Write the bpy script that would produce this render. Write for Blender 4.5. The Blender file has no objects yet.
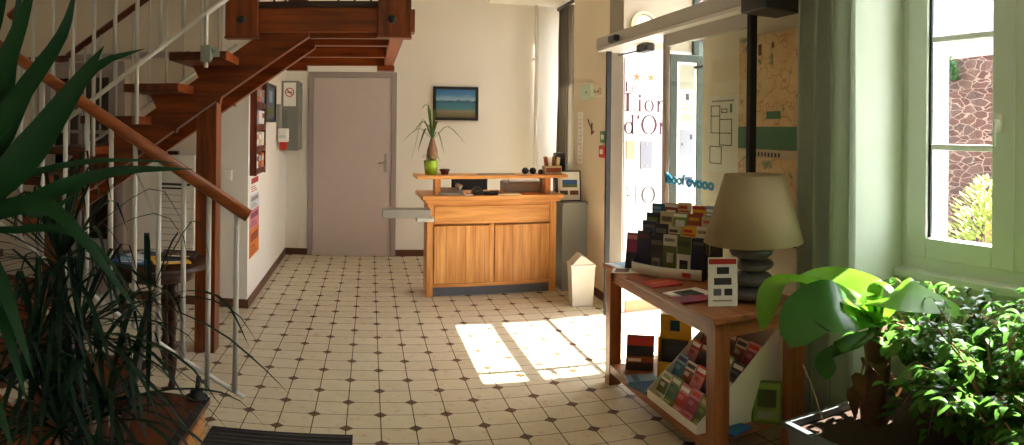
SKY, SUN, EXPO = 6.5, 30, .9
import bpy, bmesh, math, random
from mathutils import Vector, Matrix
R = math.radians
PI = math.pi
random.seed(7)
scene = bpy.context.scene
col = scene.collection

# ------------------------------------------------------------------ camera model (a stitched sweep: equirectangular)
H, F, CY, YAW, ROLL = 1.5, 638.846, 127.872, .22260, -.01060
TILE = H / 9.3433
def ray(u, v):
    az = (u-512)/F; ph = (CY-v)/F
    x = math.sin(az)*math.cos(ph); y = math.cos(az)*math.cos(ph); z = math.sin(ph)
    cr, sr = math.cos(ROLL), math.sin(ROLL)
    x, z = cr*x+sr*z, -sr*x+cr*z
    c, s = math.cos(YAW), math.sin(YAW)
    return Vector((c*x+s*y, -s*x+c*y, z))
def at(u, v, d):
    return Vector((0, 0, H)) + ray(u, v)*d
cam_d = bpy.data.cameras.new('camera'); cam = bpy.data.objects.new('camera', cam_d); col.objects.link(cam)
cam_d.type = 'PANO'
cam_d.panorama_type = 'EQUIRECTANGULAR' if hasattr(cam_d, 'panorama_type') else None
for holder in (cam_d, getattr(cam_d, 'cycles', None)):
    if holder is None: continue
    try:
        holder.panorama_type = 'EQUIRECTANGULAR'
        holder.longitude_min = -512/F; holder.longitude_max = 512/F
        holder.latitude_max = CY/F; holder.latitude_min = -(445-CY)/F
    except Exception: pass
right = Vector((math.cos(YAW), -math.sin(YAW), 0)); fwd = Vector((math.sin(YAW), math.cos(YAW), 0)); up = Vector((0, 0, 1))
# image x axis / z axis carry the small roll of the hand-held sweep
cr, sr = math.cos(ROLL), math.sin(ROLL)
ix = right*cr - up*sr; iz = right*sr + up*cr
m = Matrix((ix, iz, -fwd)).transposed().to_4x4(); m.translation = (0, 0, H)
cam.matrix_world = m
cam_d.clip_start = .05
scene.camera = cam

# ------------------------------------------------------------------ materials
def lin(c):
    return tuple(((x/255)/12.92 if x/255 <= .04045 else ((x/255+.055)/1.055)**2.4) for x in c) + (1,)
MATS = {}
class NT:
    def __init__(s, name):
        s.m = bpy.data.materials.new(name); s.m.use_nodes = True; s.t = s.m.node_tree
        s.b = s.t.nodes['Principled BSDF']; s.out = s.t.nodes['Material Output']; MATS[name] = s.m
    def n(s, typ, **kw):
        nd = s.t.nodes.new(typ)
        for k, v in kw.items(): setattr(nd, k, v)
        return nd
    def l(s, a, b): s.t.links.new(a, b)
    def math(s, op, a, b=None, c=None):
        nd = s.n('ShaderNodeMath', operation=op)
        for i, v in enumerate((a, b, c)):
            if v is None: continue
            if isinstance(v, (int, float)): nd.inputs[i].default_value = v
            else: s.l(v, nd.inputs[i])
        return nd.outputs[0]
    def mix(s, f, a, b, blend='MIX'):
        nd = s.n('ShaderNodeMix', data_type='RGBA', blend_type=blend)
        for i, v in ((0, f), (6, a), (7, b)):
            if isinstance(v, (int, float)): nd.inputs[i].default_value = v
            elif isinstance(v, tuple): nd.inputs[i].default_value = v
            else: s.l(v, nd.inputs[i])
        return nd.outputs[2]
    def noise(s, vec, scale, detail=3, rough=.55):
        nd = s.n('ShaderNodeTexNoise'); nd.inputs['Scale'].default_value = scale
        nd.inputs['Detail'].default_value = detail; nd.inputs['Roughness'].default_value = rough
        if vec is not None: s.l(vec, nd.inputs['Vector'])
        return nd.outputs['Fac']
    def coord(s, kind='Object', scale=(1, 1, 1), loc=(0, 0, 0), rot=(0, 0, 0)):
        if kind == 'World': src = s.n('ShaderNodeNewGeometry').outputs['Position']
        else: src = s.n('ShaderNodeTexCoord').outputs[kind]
        mp = s.n('ShaderNodeMapping'); mp.inputs['Scale'].default_value = scale; mp.inputs['Location'].default_value = loc; mp.inputs['Rotation'].default_value = rot
        s.l(src, mp.inputs['Vector']); return mp.outputs[0]
    def ramp(s, f, stops):
        nd = s.n('ShaderNodeValToRGB'); e = nd.color_ramp.elements
        while len(e) < len(stops): e.new(.5)
        for i, (p, c) in enumerate(stops): e[i].position = p; e[i].color = c
        s.l(f, nd.inputs[0]); return nd.outputs[0]
    def bump(s, h, strength=.2, dist=.01):
        nd = s.n('ShaderNodeBump'); nd.inputs['Strength'].default_value = strength; nd.inputs['Distance'].default_value = dist
        s.l(h, nd.inputs['Height']); s.l(nd.outputs[0], s.b.inputs['Normal'])
    def set(s, color=None, rough=.5, metal=0, spec=.5):
        b = s.b
        if color is not None:
            if isinstance(color, tuple): b.inputs['Base Color'].default_value = color
            else: s.l(color, b.inputs['Base Color'])
        b.inputs['Roughness'].default_value = rough; b.inputs['Metallic'].default_value = metal
        b.inputs['Specular IOR Level'].default_value = spec
        return s
def plain(name, c, rough=.5, metal=0, spec=.5, var=.06, scale=6):
    s = NT(name); c1 = lin(c); c0 = tuple(x*(1-var) for x in c1[:3])+(1,)
    f = s.noise(s.coord('Object'), scale, 4)
    s.set(s.mix(f, c0, tuple(min(1, x*(1+var)) for x in c1[:3])+(1,)), rough, metal, spec); return s
def plaster(name, c, bump=.15):
    s = NT(name); c1 = lin(c)
    p = s.coord('World'); f = s.noise(p, 1.7, 5); g = s.noise(p, 60, 3)
    s.set(s.mix(f, tuple(x*.93 for x in c1[:3])+(1,), c1), .85, 0, .2); s.bump(g, bump, .004); return s
def wood(name, dark, light, axis='X', rough=.38, grain=1.0, plank=0):
    s = NT(name)
    sc = {'X': (1.2, 16, 16), 'Y': (16, 1.2, 16), 'Z': (16, 16, 1.2)}[axis]
    p = s.coord('Object', tuple(q*grain for q in sc))
    f = s.noise(p, 1.6, 6, .62); g = s.noise(s.coord('Object', tuple(q*.3*grain for q in sc)), 1.5, 2)
    h = s.math('ADD', s.math('MULTIPLY', f, .7), s.math('MULTIPLY', g, .3))
    c = s.ramp(h, [(.36, lin(dark)), (.62, lin(light))])
    if plank:
        tc = s.n('ShaderNodeTexCoord').outputs['Object']; sp = s.n('ShaderNodeSeparateXYZ'); s.l(tc, sp.inputs[0])
        a = s.math('DIVIDE', sp.outputs[0], plank); k = s.math('FLOOR', a)
        wn = s.n('ShaderNodeTexWhiteNoise', noise_dimensions='1D'); s.l(k, wn.inputs['W'])
        fr = s.math('ABSOLUTE', s.math('SUBTRACT', s.math('FRACT', a), .5))
        c = s.mix(s.math('MULTIPLY', wn.outputs['Value'], .35), c, lin(dark))
        c = s.mix(s.math('GREATER_THAN', fr, .485), c, lin(tuple(x*.6 for x in dark)))
    s.set(c, rough, 0, .4); s.bump(f, .08, .003); return s

WHITE = plaster('wall_plaster_cream', (238, 233, 225))
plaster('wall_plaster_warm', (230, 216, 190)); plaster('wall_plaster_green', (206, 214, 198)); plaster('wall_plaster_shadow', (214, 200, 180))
plaster('sign_panel_white', (216, 214, 213), .02)
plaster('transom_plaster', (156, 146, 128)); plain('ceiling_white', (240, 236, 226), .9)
wood('varnished_wood_x', (84, 36, 14), (150, 70, 28), 'X', .3); wood('varnished_wood_z', (82, 36, 14), (146, 70, 30), 'Z', .3); wood('varnished_wood_y', (92, 40, 16), (164, 82, 36), 'Y', .3)
wood('handrail_wood', (112, 54, 22), (160, 86, 40), 'X', .3)
wood('tread_wood', (56, 26, 12), (98, 46, 22), 'Y', .32)
wood('pine_x', (184, 116, 54), (232, 170, 100), 'X', .4, .9); wood('pine_z', (182, 112, 52), (230, 168, 96), 'Z', .4, .9)
wood('pine_planks', (184, 116, 54), (234, 174, 102), 'Z', .4, .9, plank=.085)
wood('oak_y', (112, 64, 32), (166, 102, 54), 'Y', .42); wood('oak_z', (110, 62, 30), (164, 100, 52), 'Z', .42); wood('oak_x', (110, 62, 30), (164, 100, 52), 'X', .42)
wood('dark_wood', (38, 20, 14), (66, 36, 24), 'Z', .35); wood('step_front_wood', (150, 92, 44), (214, 156, 92), 'Y', .4)
wood('rack_wood', (70, 26, 12), (112, 48, 24), 'Z', .4)
def m(n, *a, **k): return plain(n, *a, **k)
m('white_metal', (196, 194, 188), .35, .2); m('aluminium', (176, 174, 166), .38, .7); m('aluminium_light', (214, 212, 205), .45, .4); m('steel', (150, 150, 150), .25, 1)
m('clamp_green_grey', (150, 158, 150), .4, .5)
m('black_plastic', (20, 20, 22), .4); m('black_rubber', (16, 16, 17), .7); m('dark_grey', (58, 58, 60), .5); m('grey_plastic', (150, 148, 142), .5)
m('grey_board', (128, 130, 122), .6); m('grey_counter', (140, 142, 136), .7, var=.12); m('slate_blue', (92, 98, 112), .6, var=.12)
m('door_mauve', (196, 182, 178), .5); m('door_frame_mauve', (160, 146, 142), .5)
m('baseboard_brown', (92, 56, 36), .45, var=.3, scale=9); m('terracotta', (178, 112, 84), .5, var=.2, scale=12)
m('bin_plastic', (188, 184, 174), .5); m('white_plastic', (236, 233, 224), .4); m('bin_grey', (206, 202, 192), .45); m('off_white_paper', (226, 220, 206), .8); m('paper_white', (240, 238, 232), .7)
m('navy_fabric', (26, 28, 40), .8); m('green_pot', (150, 184, 40), .3); m('dark_red_pot', (86, 30, 28), .4)
m('leaf_light', (118, 148, 60), .45); m('soil', (58, 40, 28), .95, var=.5, scale=40); m('trunk_brown', (98, 74, 50), .85, var=.4, scale=40); m('bulb_bark', (150, 110, 84), .8, var=.3, scale=30)
m('window_paint', (212, 220, 206), .42); m('window_white', (236, 238, 234), .4); m('gasket', (40, 44, 50), .6)
m('curtain_taupe', (150, 140, 124), .9, spec=.1); m('radiator_cream', (232, 222, 188), .4); m('brown_dark', (48, 28, 20), .5)
m('pebble', (84, 82, 80), .32, var=.3, scale=30); m('planter_grey', (88, 94, 96), .5)
m('red', (190, 44, 32), .5); m('orange', (214, 120, 48), .6); m('dull_green', (70, 120, 78), .5); m('teal', (32, 96, 116), .5); m('blue', (36, 90, 150), .5)
m('cyan_decal', (0, 150, 205), .5); m('purple', (120, 50, 84), .5); m('magenta', (146, 44, 78), .5); m('yellow', (224, 168, 34), .5); m('navy', (34, 42, 78), .5)
m('lime', (128, 156, 66), .5); m('pink', (206, 128, 138), .5); m('skyblue', (128, 168, 200), .5); m('beige', (204, 184, 146), .6); m('brown', (110, 68, 42), .6)
m('charcoal', (46, 46, 48), .6); m('sign_purple', (70, 24, 46), .5); m('sign_gold', (176, 110, 50), .5); m('sign_faint', (222, 212, 212), .6); m('plaque_blue', (206, 210, 220), .5); m('plaque_cream', (236, 224, 204), .5); m('plate_grey', (120, 124, 138), .5); m('plate_cream', (168, 150, 122), .5)
m('line_grey', (150, 144, 134), .8); m('ink', (54, 50, 48), .7); m('pale_green', (196, 214, 190), .4); m('olive', (90, 100, 48), .6); m('rust', (146, 70, 40), .6)
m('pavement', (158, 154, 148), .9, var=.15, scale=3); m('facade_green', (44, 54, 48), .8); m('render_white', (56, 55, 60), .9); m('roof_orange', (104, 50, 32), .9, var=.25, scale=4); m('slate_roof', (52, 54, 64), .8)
m('olive_grey', (140, 138, 122), .6); m('panel_grey', (128, 130, 144), .6)
m('granite', (228, 222, 222), .85, var=.35, scale=70)

def leafm(name, c1, c2, trans=.35, rough=.35):
    s = NT(name); p = s.coord('Object'); f = s.noise(p, 5, 3)
    c = s.mix(f, lin(c1), lin(c2)); s.set(c, rough, 0, .2 if 'dracaena' in name else .5)
    tr = s.n('ShaderNodeBsdfTranslucent'); s.l(c, tr.inputs[0]); mx = s.n('ShaderNodeMixShader'); mx.inputs[0].default_value = trans
    s.l(s.b.outputs[0], mx.inputs[1]); s.l(tr.outputs[0], mx.inputs[2]); s.l(mx.outputs[0], s.out.inputs[0])
leafm('leaf_dracaena', (8, 38, 14), (16, 60, 22), .12, .5); leafm('leaf_dracaena_thin', (8, 28, 18), (16, 46, 26), .1, .5)
leafm('leaf_yucca', (58, 92, 42), (110, 136, 64), .3); leafm('leaf_banana', (70, 130, 26), (130, 182, 48), .45, .32); leafm('leaf_banana_dark', (28, 84, 22), (60, 122, 34), .3, .32)
leafm('leaf_ficus', (36, 92, 34), (104, 148, 58), .3, .22); leafm('leaf_dry', (92, 66, 40), (136, 100, 62), .2, .7)
leafm('leaf_shrub', (110, 132, 52), (150, 164, 84), .4, .5); leafm('leaf_ivy', (30, 62, 30), (50, 84, 44), .3, .5)
leafm('lamp_shade_linen', (178, 160, 124), (190, 172, 136), .35, .9)
def fabric(name, a, b):
    s = NT(name); p = s.coord('Object', (180, 180, 180)); f = s.noise(p, 1, 2); s.set(s.mix(f, lin(a), lin(b)), .85, 0, .2)
    tr = s.n('ShaderNodeBsdfTranslucent'); tr.inputs[0].default_value = lin(b); mx = s.n('ShaderNodeMixShader'); mx.inputs[0].default_value = .6
    s.l(s.b.outputs[0], mx.inputs[1]); s.l(tr.outputs[0], mx.inputs[2]); s.l(mx.outputs[0], s.out.inputs[0])
fabric('curtain_sage', (186, 194, 178), (204, 210, 196)); fabric('curtain_grey', (150, 142, 130), (170, 162, 148))
def glass(name, tint=(1, 1, 1, 1), refl=1.0):
    s = NT(name); tb = s.n('ShaderNodeBsdfTransparent'); tb.inputs[0].default_value = tint
    g = s.n('ShaderNodeBsdfGlossy'); g.inputs['Roughness'].default_value = .02
    fr = s.n('ShaderNodeLayerWeight'); fr.inputs[0].default_value = .5; mx = s.n('ShaderNodeMixShader')
    s.l(s.math('MULTIPLY', s.math('MULTIPLY_ADD', s.math('POWER', fr.outputs['Facing'], 5.0), .93, .035), refl), mx.inputs[0]); s.l(tb.outputs[0], mx.inputs[1]); s.l(g.outputs[0], mx.inputs[2]); s.l(mx.outputs[0], s.out.inputs[0])
glass('clear_glass', (.97, .985, .975, 1)); glass('door_glass', (.90, .92, .88, 1), .8); glass('clear_plastic', (.93, .94, .94, 1))
def emis(): pass

# floor tiles: cream squares with small brown diamonds on every other crossing
s = NT('floor_tiles')
pos = s.n('ShaderNodeNewGeometry').outputs['Position']; sp = s.n('ShaderNodeSeparateXYZ'); s.l(pos, sp.inputs[0])
c_ = s.math('SUBTRACT', s.math('DIVIDE', sp.outputs[0], TILE), .4172); r_ = s.math('SUBTRACT', s.math('DIVIDE', sp.outputs[1], TILE), 17.2523)
ci = s.math('ROUND', c_); ri = s.math('ROUND', r_)
dx = s.math('ABSOLUTE', s.math('SUBTRACT', c_, ci)); dy = s.math('ABSOLUTE', s.math('SUBTRACT', r_, ri))
par = s.math('FLOORED_MODULO', s.math('ADD', ci, ri), 2.0)
even = s.math('LESS_THAN', par, .5)
man = s.math('ADD', dx, dy)
dia = s.math('MULTIPLY', s.math('LESS_THAN', man, .2), even)
rim = s.math('MULTIPLY', s.math('MULTIPLY', s.math('LESS_THAN', man, .22), s.math('GREATER_THAN', man, .19)), even)
gr = s.math('LESS_THAN', s.math('MINIMUM', dx, dy), .016)
gr = s.math('MAXIMUM', gr, rim)
cell = s.n('ShaderNodeCombineXYZ'); s.l(s.math('FLOOR', c_), cell.inputs[0]); s.l(s.math('FLOOR', r_), cell.inputs[1])
wn = s.n('ShaderNodeTexWhiteNoise', noise_dimensions='2D'); s.l(cell.outputs[0], wn.inputs['Vector'])
wp = s.coord('World')
n1 = s.noise(wp, 9, 5, .6); n2 = s.noise(s.coord('World', (1, 1, 1), (5, 3, 0)), 16, 5, .7)
base = s.mix(n1, lin((192, 180, 152)), lin((214, 204, 180)))
base = s.mix(s.math('MULTIPLY', wn.outputs['Value'], .30), base, lin((178, 160, 128)))
st = s.ramp(n2, [(.56, (0, 0, 0, 1)), (.72, (1, 1, 1, 1))])
base = s.mix(s.math('MULTIPLY', st, .7), base, lin((164, 116, 66)))
base = s.mix(gr, base, lin((84, 66, 44)))
base = s.mix(dia, base, s.mix(n1, lin((72, 46, 24)), lin((100, 68, 38))))
rr = s.math('ADD', s.math('MULTIPLY', gr, .5), s.math('ADD', .30, s.math('MULTIPLY', n2, .18)))
s.set(base, .35, 0, .4); s.l(rr, s.b.inputs['Roughness'])
s.bump(s.math('SUBTRACT', s.math('MULTIPLY', n1, .3), gr), .25, .003)
# stone wall
s = NT('stone_wall'); p = s.coord('World', (1, 1, 2.3)); 
wob = s.n('ShaderNodeTexNoise'); wob.inputs['Scale'].default_value = 3; s.l(p, wob.inputs['Vector'])
va = s.n('ShaderNodeVectorMath', operation='MULTIPLY_ADD'); va.inputs[1].default_value = (.25, .25, .25); s.l(wob.outputs['Color'], va.inputs[0]); s.l(p, va.inputs[2])
v1 = s.n('ShaderNodeTexVoronoi', feature='F1'); v1.inputs['Scale'].default_value = 5.0; s.l(va.outputs[0], v1.inputs['Vector'])
v2 = s.n('ShaderNodeTexVoronoi', feature='DISTANCE_TO_EDGE'); v2.inputs['Scale'].default_value = 5.0; s.l(va.outputs[0], v2.inputs['Vector'])
sc_ = s.n('ShaderNodeSeparateColor'); s.l(v1.outputs['Color'], sc_.inputs[0])
stone = s.ramp(sc_.outputs[0], [(0, lin((44, 26, 28))), (.35, lin((62, 42, 40))), (.7, lin((70, 54, 52))), (1, lin((34, 28, 34)))])
stone = s.mix(s.math('MULTIPLY', s.noise(p, 20, 4), .5), stone, lin((74, 60, 56)))
mort = s.math('LESS_THAN', v2.outputs['Distance'], .045)
s.set(s.mix(mort, stone, lin((104, 90, 84))), .95, 0, .1)
# map
s = NT('map_print'); p = s.coord('Object'); f = s.noise(p, 5, 6, .65)
w_ = s.n('ShaderNodeTexVoronoi', feature='DISTANCE_TO_EDGE'); w_.inputs['Scale'].default_value = 7
va = s.n('ShaderNodeVectorMath', operation='MULTIPLY_ADD'); va.inputs[1].default_value = (.3, .3, .3)
wob = s.n('ShaderNodeTexNoise'); wob.inputs['Scale'].default_value = 6; s.l(p, wob.inputs['Vector']); s.l(wob.outputs['Color'], va.inputs[0]); s.l(p, va.inputs[2]); s.l(va.outputs[0], w_.inputs['Vector'])
road = s.math('LESS_THAN', w_.outputs['Distance'], .02)
c = s.ramp(f, [(.4, lin((226, 196, 138))), (.62, lin((214, 176, 118)))])
c = s.mix(s.math('MULTIPLY', road, .6), c, lin((190, 96, 62)))
ff = s.noise(s.coord('Object', (1, 1, 1), (3, 3, 3)), 9, 5); c = s.mix(s.ramp(ff, [(.60, (0, 0, 0, 1)), (.66, (1, 1, 1, 1))]), c, lin((112, 128, 80)))
s.set(c, .5)
# seascape picture
s = NT('seascape_print'); tc = s.n('ShaderNodeTexCoord').outputs['Object']; sp = s.n('ShaderNodeSeparateXYZ'); s.l(tc, sp.inputs[0])
n = s.noise(s.coord('Object', (3, 1, 9)), 4, 5)
z = s.math('ADD', s.math('DIVIDE', sp.outputs[2], .33), s.math('MULTIPLY', s.math('SUBTRACT', n, .5), .18))
c = s.ramp(z, [(.0, lin((96, 84, 62))), (.22, lin((134, 124, 96))), (.3, lin((70, 128, 138))), (.5, lin((50, 112, 140))), (.56, lin((38, 76, 110))), (.62, lin((150, 182, 204))), (.8, lin((72, 130, 180))), (1, lin((52, 110, 168)))])
s.set(c, .3)

# ------------------------------------------------------------------ mesh building
class MB:
    def __init__(s): s.v = []; s.f = []; s.mi = []; s.mats = []; s.sm = []; s.T = Matrix.Identity(4)
    def mat(s, n):
        if n not in s.mats: s.mats.append(n)
        return s.mats.index(n)
    def add(s, vs, fs, mat, smooth=False):
        b = len(s.v); k = s.mat(mat)
        s.v += [s.T @ Vector(v) for v in vs]
        for f in fs: s.f.append([b+i for i in f]); s.mi.append(k); s.sm.append(smooth)
        return s
    def box(s, x0, x1, y0, y1, z0, z1, mat, bev=0):
        if x0 > x1: x0, x1 = x1, x0
        if y0 > y1: y0, y1 = y1, y0
        if z0 > z1: z0, z1 = z1, z0
        if bev <= 0:
            vs = [(x, y, z) for z in (z0, z1) for y in (y0, y1) for x in (x0, x1)]
            return s.add(vs, [(0, 2, 3, 1), (4, 5, 7, 6), (0, 1, 5, 4), (2, 6, 7, 3), (0, 4, 6, 2), (1, 3, 7, 5)], mat)
        bev = min(bev, (x1-x0)*.45, (y1-y0)*.45, (z1-z0)*.45)
        bm = bmesh.new(); bmesh.ops.create_cube(bm, size=1)
        for v in bm.verts: v.co = Vector(((x0+x1)/2+v.co.x*(x1-x0), (y0+y1)/2+v.co.y*(y1-y0), (z0+z1)/2+v.co.z*(z1-z0)))
        bmesh.ops.bevel(bm, geom=bm.edges[:], offset=bev, segments=2, profile=.5, affect='EDGES')
        bm.verts.index_update(); s.add([v.co[:] for v in bm.verts], [[v.index for v in f.verts] for f in bm.faces], mat); bm.free(); return s
    def obox(s, c, size, rot, mat, bev=0):
        T = s.T; s.T = T @ Matrix.Translation(c) @ (rot if isinstance(rot, Matrix) else Matrix.Rotation(rot, 4, 'Z'))
        a, b, c2 = size; s.box(-a/2, a/2, -b/2, b/2, -c2/2, c2/2, mat, bev); s.T = T; return s
    def prism(s, pts, axis, a, b, mat, smooth=False):
        n = len(pts); vs = []
        for t in (a, b):
            for p, q in pts: vs.append({'X': (t, p, q), 'Y': (p, t, q), 'Z': (p, q, t)}[axis])
        fs = [tuple(range(n))[::-1], tuple(range(n, 2*n))] + [(i, (i+1) % n, n+(i+1) % n, n+i) for i in range(n)]
        return s.add(vs, fs, mat, smooth)
    def tube(s, pts, r, mat, n=8, smooth=True, squash=1):
        pts = [Vector(p) for p in pts]; rs = r if isinstance(r, (list, tuple)) else [r]*len(pts); vs = []; N = len(pts)
        ref = None
        for i, p in enumerate(pts):
            t = (pts[min(i+1, N-1)]-pts[max(i-1, 0)]).normalized()
            if ref is None: ref = t.orthogonal().normalized()
            a = (ref - t*ref.dot(t)).normalized(); b = t.cross(a); ref = a
            for k in range(n):
                th = 2*PI*k/n; vs.append(p + a*math.cos(th)*rs[i] + b*math.sin(th)*rs[i]*squash)
        fs = [(i*n+k, i*n+(k+1) % n, (i+1)*n+(k+1) % n, (i+1)*n+k) for i in range(N-1) for k in range(n)]
        fs += [tuple(range(n))[::-1], tuple((N-1)*n+k for k in range(n))]
        return s.add(vs, fs, mat, smooth)
    def lathe(s, prof, cx, cy, mat, n=24, sx=1, sy=1, smooth=True, caps=True):
        vs = []; N = len(prof)
        for r, z in prof:
            for k in range(n): vs.append((cx+r*sx*math.cos(2*PI*k/n), cy+r*sy*math.sin(2*PI*k/n), z))
        fs = [(i*n+k, i*n+(k+1) % n, (i+1)*n+(k+1) % n, (i+1)*n+k) for i in range(N-1) for k in range(n)]
        if caps: fs += [tuple(range(n))[::-1], tuple((N-1)*n+k for k in range(n))]
        return s.add(vs, fs, mat, smooth)
    def build(s, name, parent=None, local=False, label=None, mods=None):
        me = bpy.data.meshes.new(name)
        off = Vector((0, 0, 0))
        if parent is not None:
            if not local:
                p = parent
                while p is not None: off += p.location; p = p.parent
        elif not local:
            xs = [v.x for v in s.v]; ys = [v.y for v in s.v]; off = Vector(((min(xs)+max(xs))/2, (min(ys)+max(ys))/2, min(v.z for v in s.v)))
        me.from_pydata([tuple(v-off) for v in s.v], [], s.f)
        for n in s.mats: me.materials.append(MATS[n])
        me.polygons.foreach_set('material_index', s.mi); me.polygons.foreach_set('use_smooth', s.sm)
        bm = bmesh.new(); bm.from_mesh(me); bmesh.ops.recalc_face_normals(bm, faces=bm.faces); bm.to_mesh(me); bm.free(); me.update()
        o = bpy.data.objects.new(name, me); col.objects.link(o)
        if parent is not None: o.parent = parent
        elif not local: o.location = off
        if label: o['label'] = label
        return o
def tag(o, label, cat, group=None, kind=None):
    o['label'] = label; o['category'] = cat
    if group: o['group'] = group
    if kind: o['kind'] = kind
    return o
def thing(name, label, cat, loc=(0, 0, 0), rz=0, group=None):
    o = bpy.data.objects.new(name, None); col.objects.link(o); o.location = loc; o.rotation_euler = (0, 0, rz); o.empty_display_size = .1
    return tag(o, label, cat, group)
def struct(o): o['kind'] = 'structure'; return o
def copy_tree(o, parent=None):
    c = o.copy(); col.objects.link(c)
    if parent is not None: c.parent = parent
    for ch in [x for x in bpy.data.objects if x.parent == o]: copy_tree(ch, c)
    return c
def text(body, size, mat, M, parent=None, name='lettering', ext=.0006, spacing=1.0, sx=1, bold=0):
    cu = bpy.data.curves.new(name, 'FONT'); cu.body = body; cu.size = size; cu.extrude = ext; cu.align_x = 'CENTER'; cu.offset = bold; cu.space_character = spacing
    t = bpy.data.objects.new(name, cu); me = bpy.data.meshes.new_from_object(t); bpy.data.objects.remove(t); bpy.data.curves.remove(cu)
    me.transform(M @ Matrix.Scale(sx, 4, (1, 0, 0))); me.materials.clear(); me.materials.append(MATS[mat])
    o = bpy.data.objects.new(name, me); col.objects.link(o); o.name = name
    if parent is not None: o.parent = parent
    return o
def facing(dirv, origin):
    """matrix whose local XY plane stands upright, seen from -dirv side (dirv = outward normal in XY)"""
    n = Vector(dirv).normalized(); zz = Vector((0, 0, 1)); x = zz.cross(n).normalized()
    M = Matrix((x, zz, n)).transposed().to_4x4(); M.translation = origin; return M

# ------------------------------------------------------------------ setting
XR, XL, YB, YS = 1.96, -.96, 7.3, 5.0
CEIL = 2.965
struct(MB().box(-4.2, 2.62, -3.2, 7.5, -.1, 0, 'floor_tiles').build('floor'))
b = MB(); b.box(-1.2, 2.75, YB, YB+.2, 0, 4.5, 'wall_plaster_cream'); struct(b.build('wall_back'))
b = MB(); b.box(XL-.22, XL, YS, YB, 0, 4.5, 'wall_plaster_cream'); struct(b.build('wall_left'))
# wall behind the stairs, with an opening for the dark glazed door
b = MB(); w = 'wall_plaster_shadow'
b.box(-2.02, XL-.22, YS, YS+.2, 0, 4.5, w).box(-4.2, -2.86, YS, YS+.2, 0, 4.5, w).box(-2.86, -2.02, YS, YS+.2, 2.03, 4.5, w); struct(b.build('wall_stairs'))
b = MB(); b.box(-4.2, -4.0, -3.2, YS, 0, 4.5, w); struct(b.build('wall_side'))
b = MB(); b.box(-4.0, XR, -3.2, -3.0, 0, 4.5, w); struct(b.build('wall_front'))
DO0, DO1 = 3.42, 4.70
b = MB(); ww = 'wall_plaster_warm'; wg = 'wall_plaster_green'
WY0, WY1 = .80, 2.09
b.box(XR, 2.62, -3.2, -2.3, 0, 4.5, wg).box(XR, 2.62, -.9, WY0, 0, 4.5, wg).box(XR, 2.62, -2.3, -.9, 0, .84, wg).box(XR, 2.62, -2.3, -.9, 2.5, 4.5, wg)
b.box(2.30, 2.62, WY0, WY1, 0, .80, wg)
b.box(XR, 2.62, WY0, WY1, 2.5, 4.5, wg)
b.box(XR, 2.62, WY1, DO0, 0, 4.5, wg if False else ww)
b.box(XR, 2.62, DO0, DO1, 3.45, 4.5, ww)
b.box(XR, 2.62, DO1, 5.95, 0, 4.5, ww)
b.box(2.45, 2.75, 5.95, 6.05, 0, 4.5, ww).box(2.45, 2.75, 7.2, 7.3, 0, 4.5, ww).box(2.45, 2.75, 6.05, 7.2, 0, .9, ww).box(2.45, 2.75, 6.05, 7.2, 2.88, 4.5, ww)
struct(b.build('wall_right'))
b = MB(); b.box(XR-.0, 2.30, WY1-.004, WY1, 0, 2.5, wg); struct(b.build('trim_1'))      # painted reveal of the window niche
b = MB(); b.box(1.35, XR, -3.2, 5.95, CEIL, CEIL+.15, 'ceiling_white').box(1.35, 2.75, 5.95, YB, CEIL, CEIL+.15, 'ceiling_white').box(-4.2, 1.35, -3.2, YB, 3.6, 3.75, 'ceiling_white').box(1.35, 1.45, -3.2, YB, CEIL+.15, 3.6, 'ceiling_white'); struct(b.build('ceiling'))
# baseboards
bb = 'baseboard_brown'
struct(MB().box(XL, -.70, YB-.012, YB, 0, .075, bb).box(.30, .56, YB-.012, YB, 0, .075, bb).box(.56, 2.45, YB-.012, YB, 0, .075, bb).build('baseboard_back'))
struct(MB().box(XL, XL+.012, YS, YB-.012, 0, .075, bb).box(XL-.22, XL+.012, YS-.012, YS, 0, .075, bb).build('baseboard_left'))
struct(MB().box(-2.02, XL-.22, YS-.012, YS, 0, .075, bb).box(-4.0, -2.86, YS-.012, YS, 0, .075, bb).build('baseboard_stairs'))
struct(MB().box(XR-.012, XR, DO1+.30, 5.95, 0, .075, bb).box(XR-.012, XR, WY1, DO0, 0, .075, bb).box(XR-.012, XR, -3.0, WY0, 0, .075, bb).build('baseboard_right'))
# entrance reveal: white sign wall with terracotta skirting
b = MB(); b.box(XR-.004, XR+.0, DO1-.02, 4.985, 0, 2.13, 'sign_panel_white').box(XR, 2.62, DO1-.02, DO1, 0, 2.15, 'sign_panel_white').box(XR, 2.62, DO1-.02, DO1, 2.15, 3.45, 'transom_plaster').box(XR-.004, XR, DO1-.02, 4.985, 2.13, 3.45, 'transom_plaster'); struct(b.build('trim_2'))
b = MB(); b.box(XR+.03, 2.62, DO1-.034, DO1-.02, 0, .10, 'terracotta'); struct(b.build('baseboard_entrance'))

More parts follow.
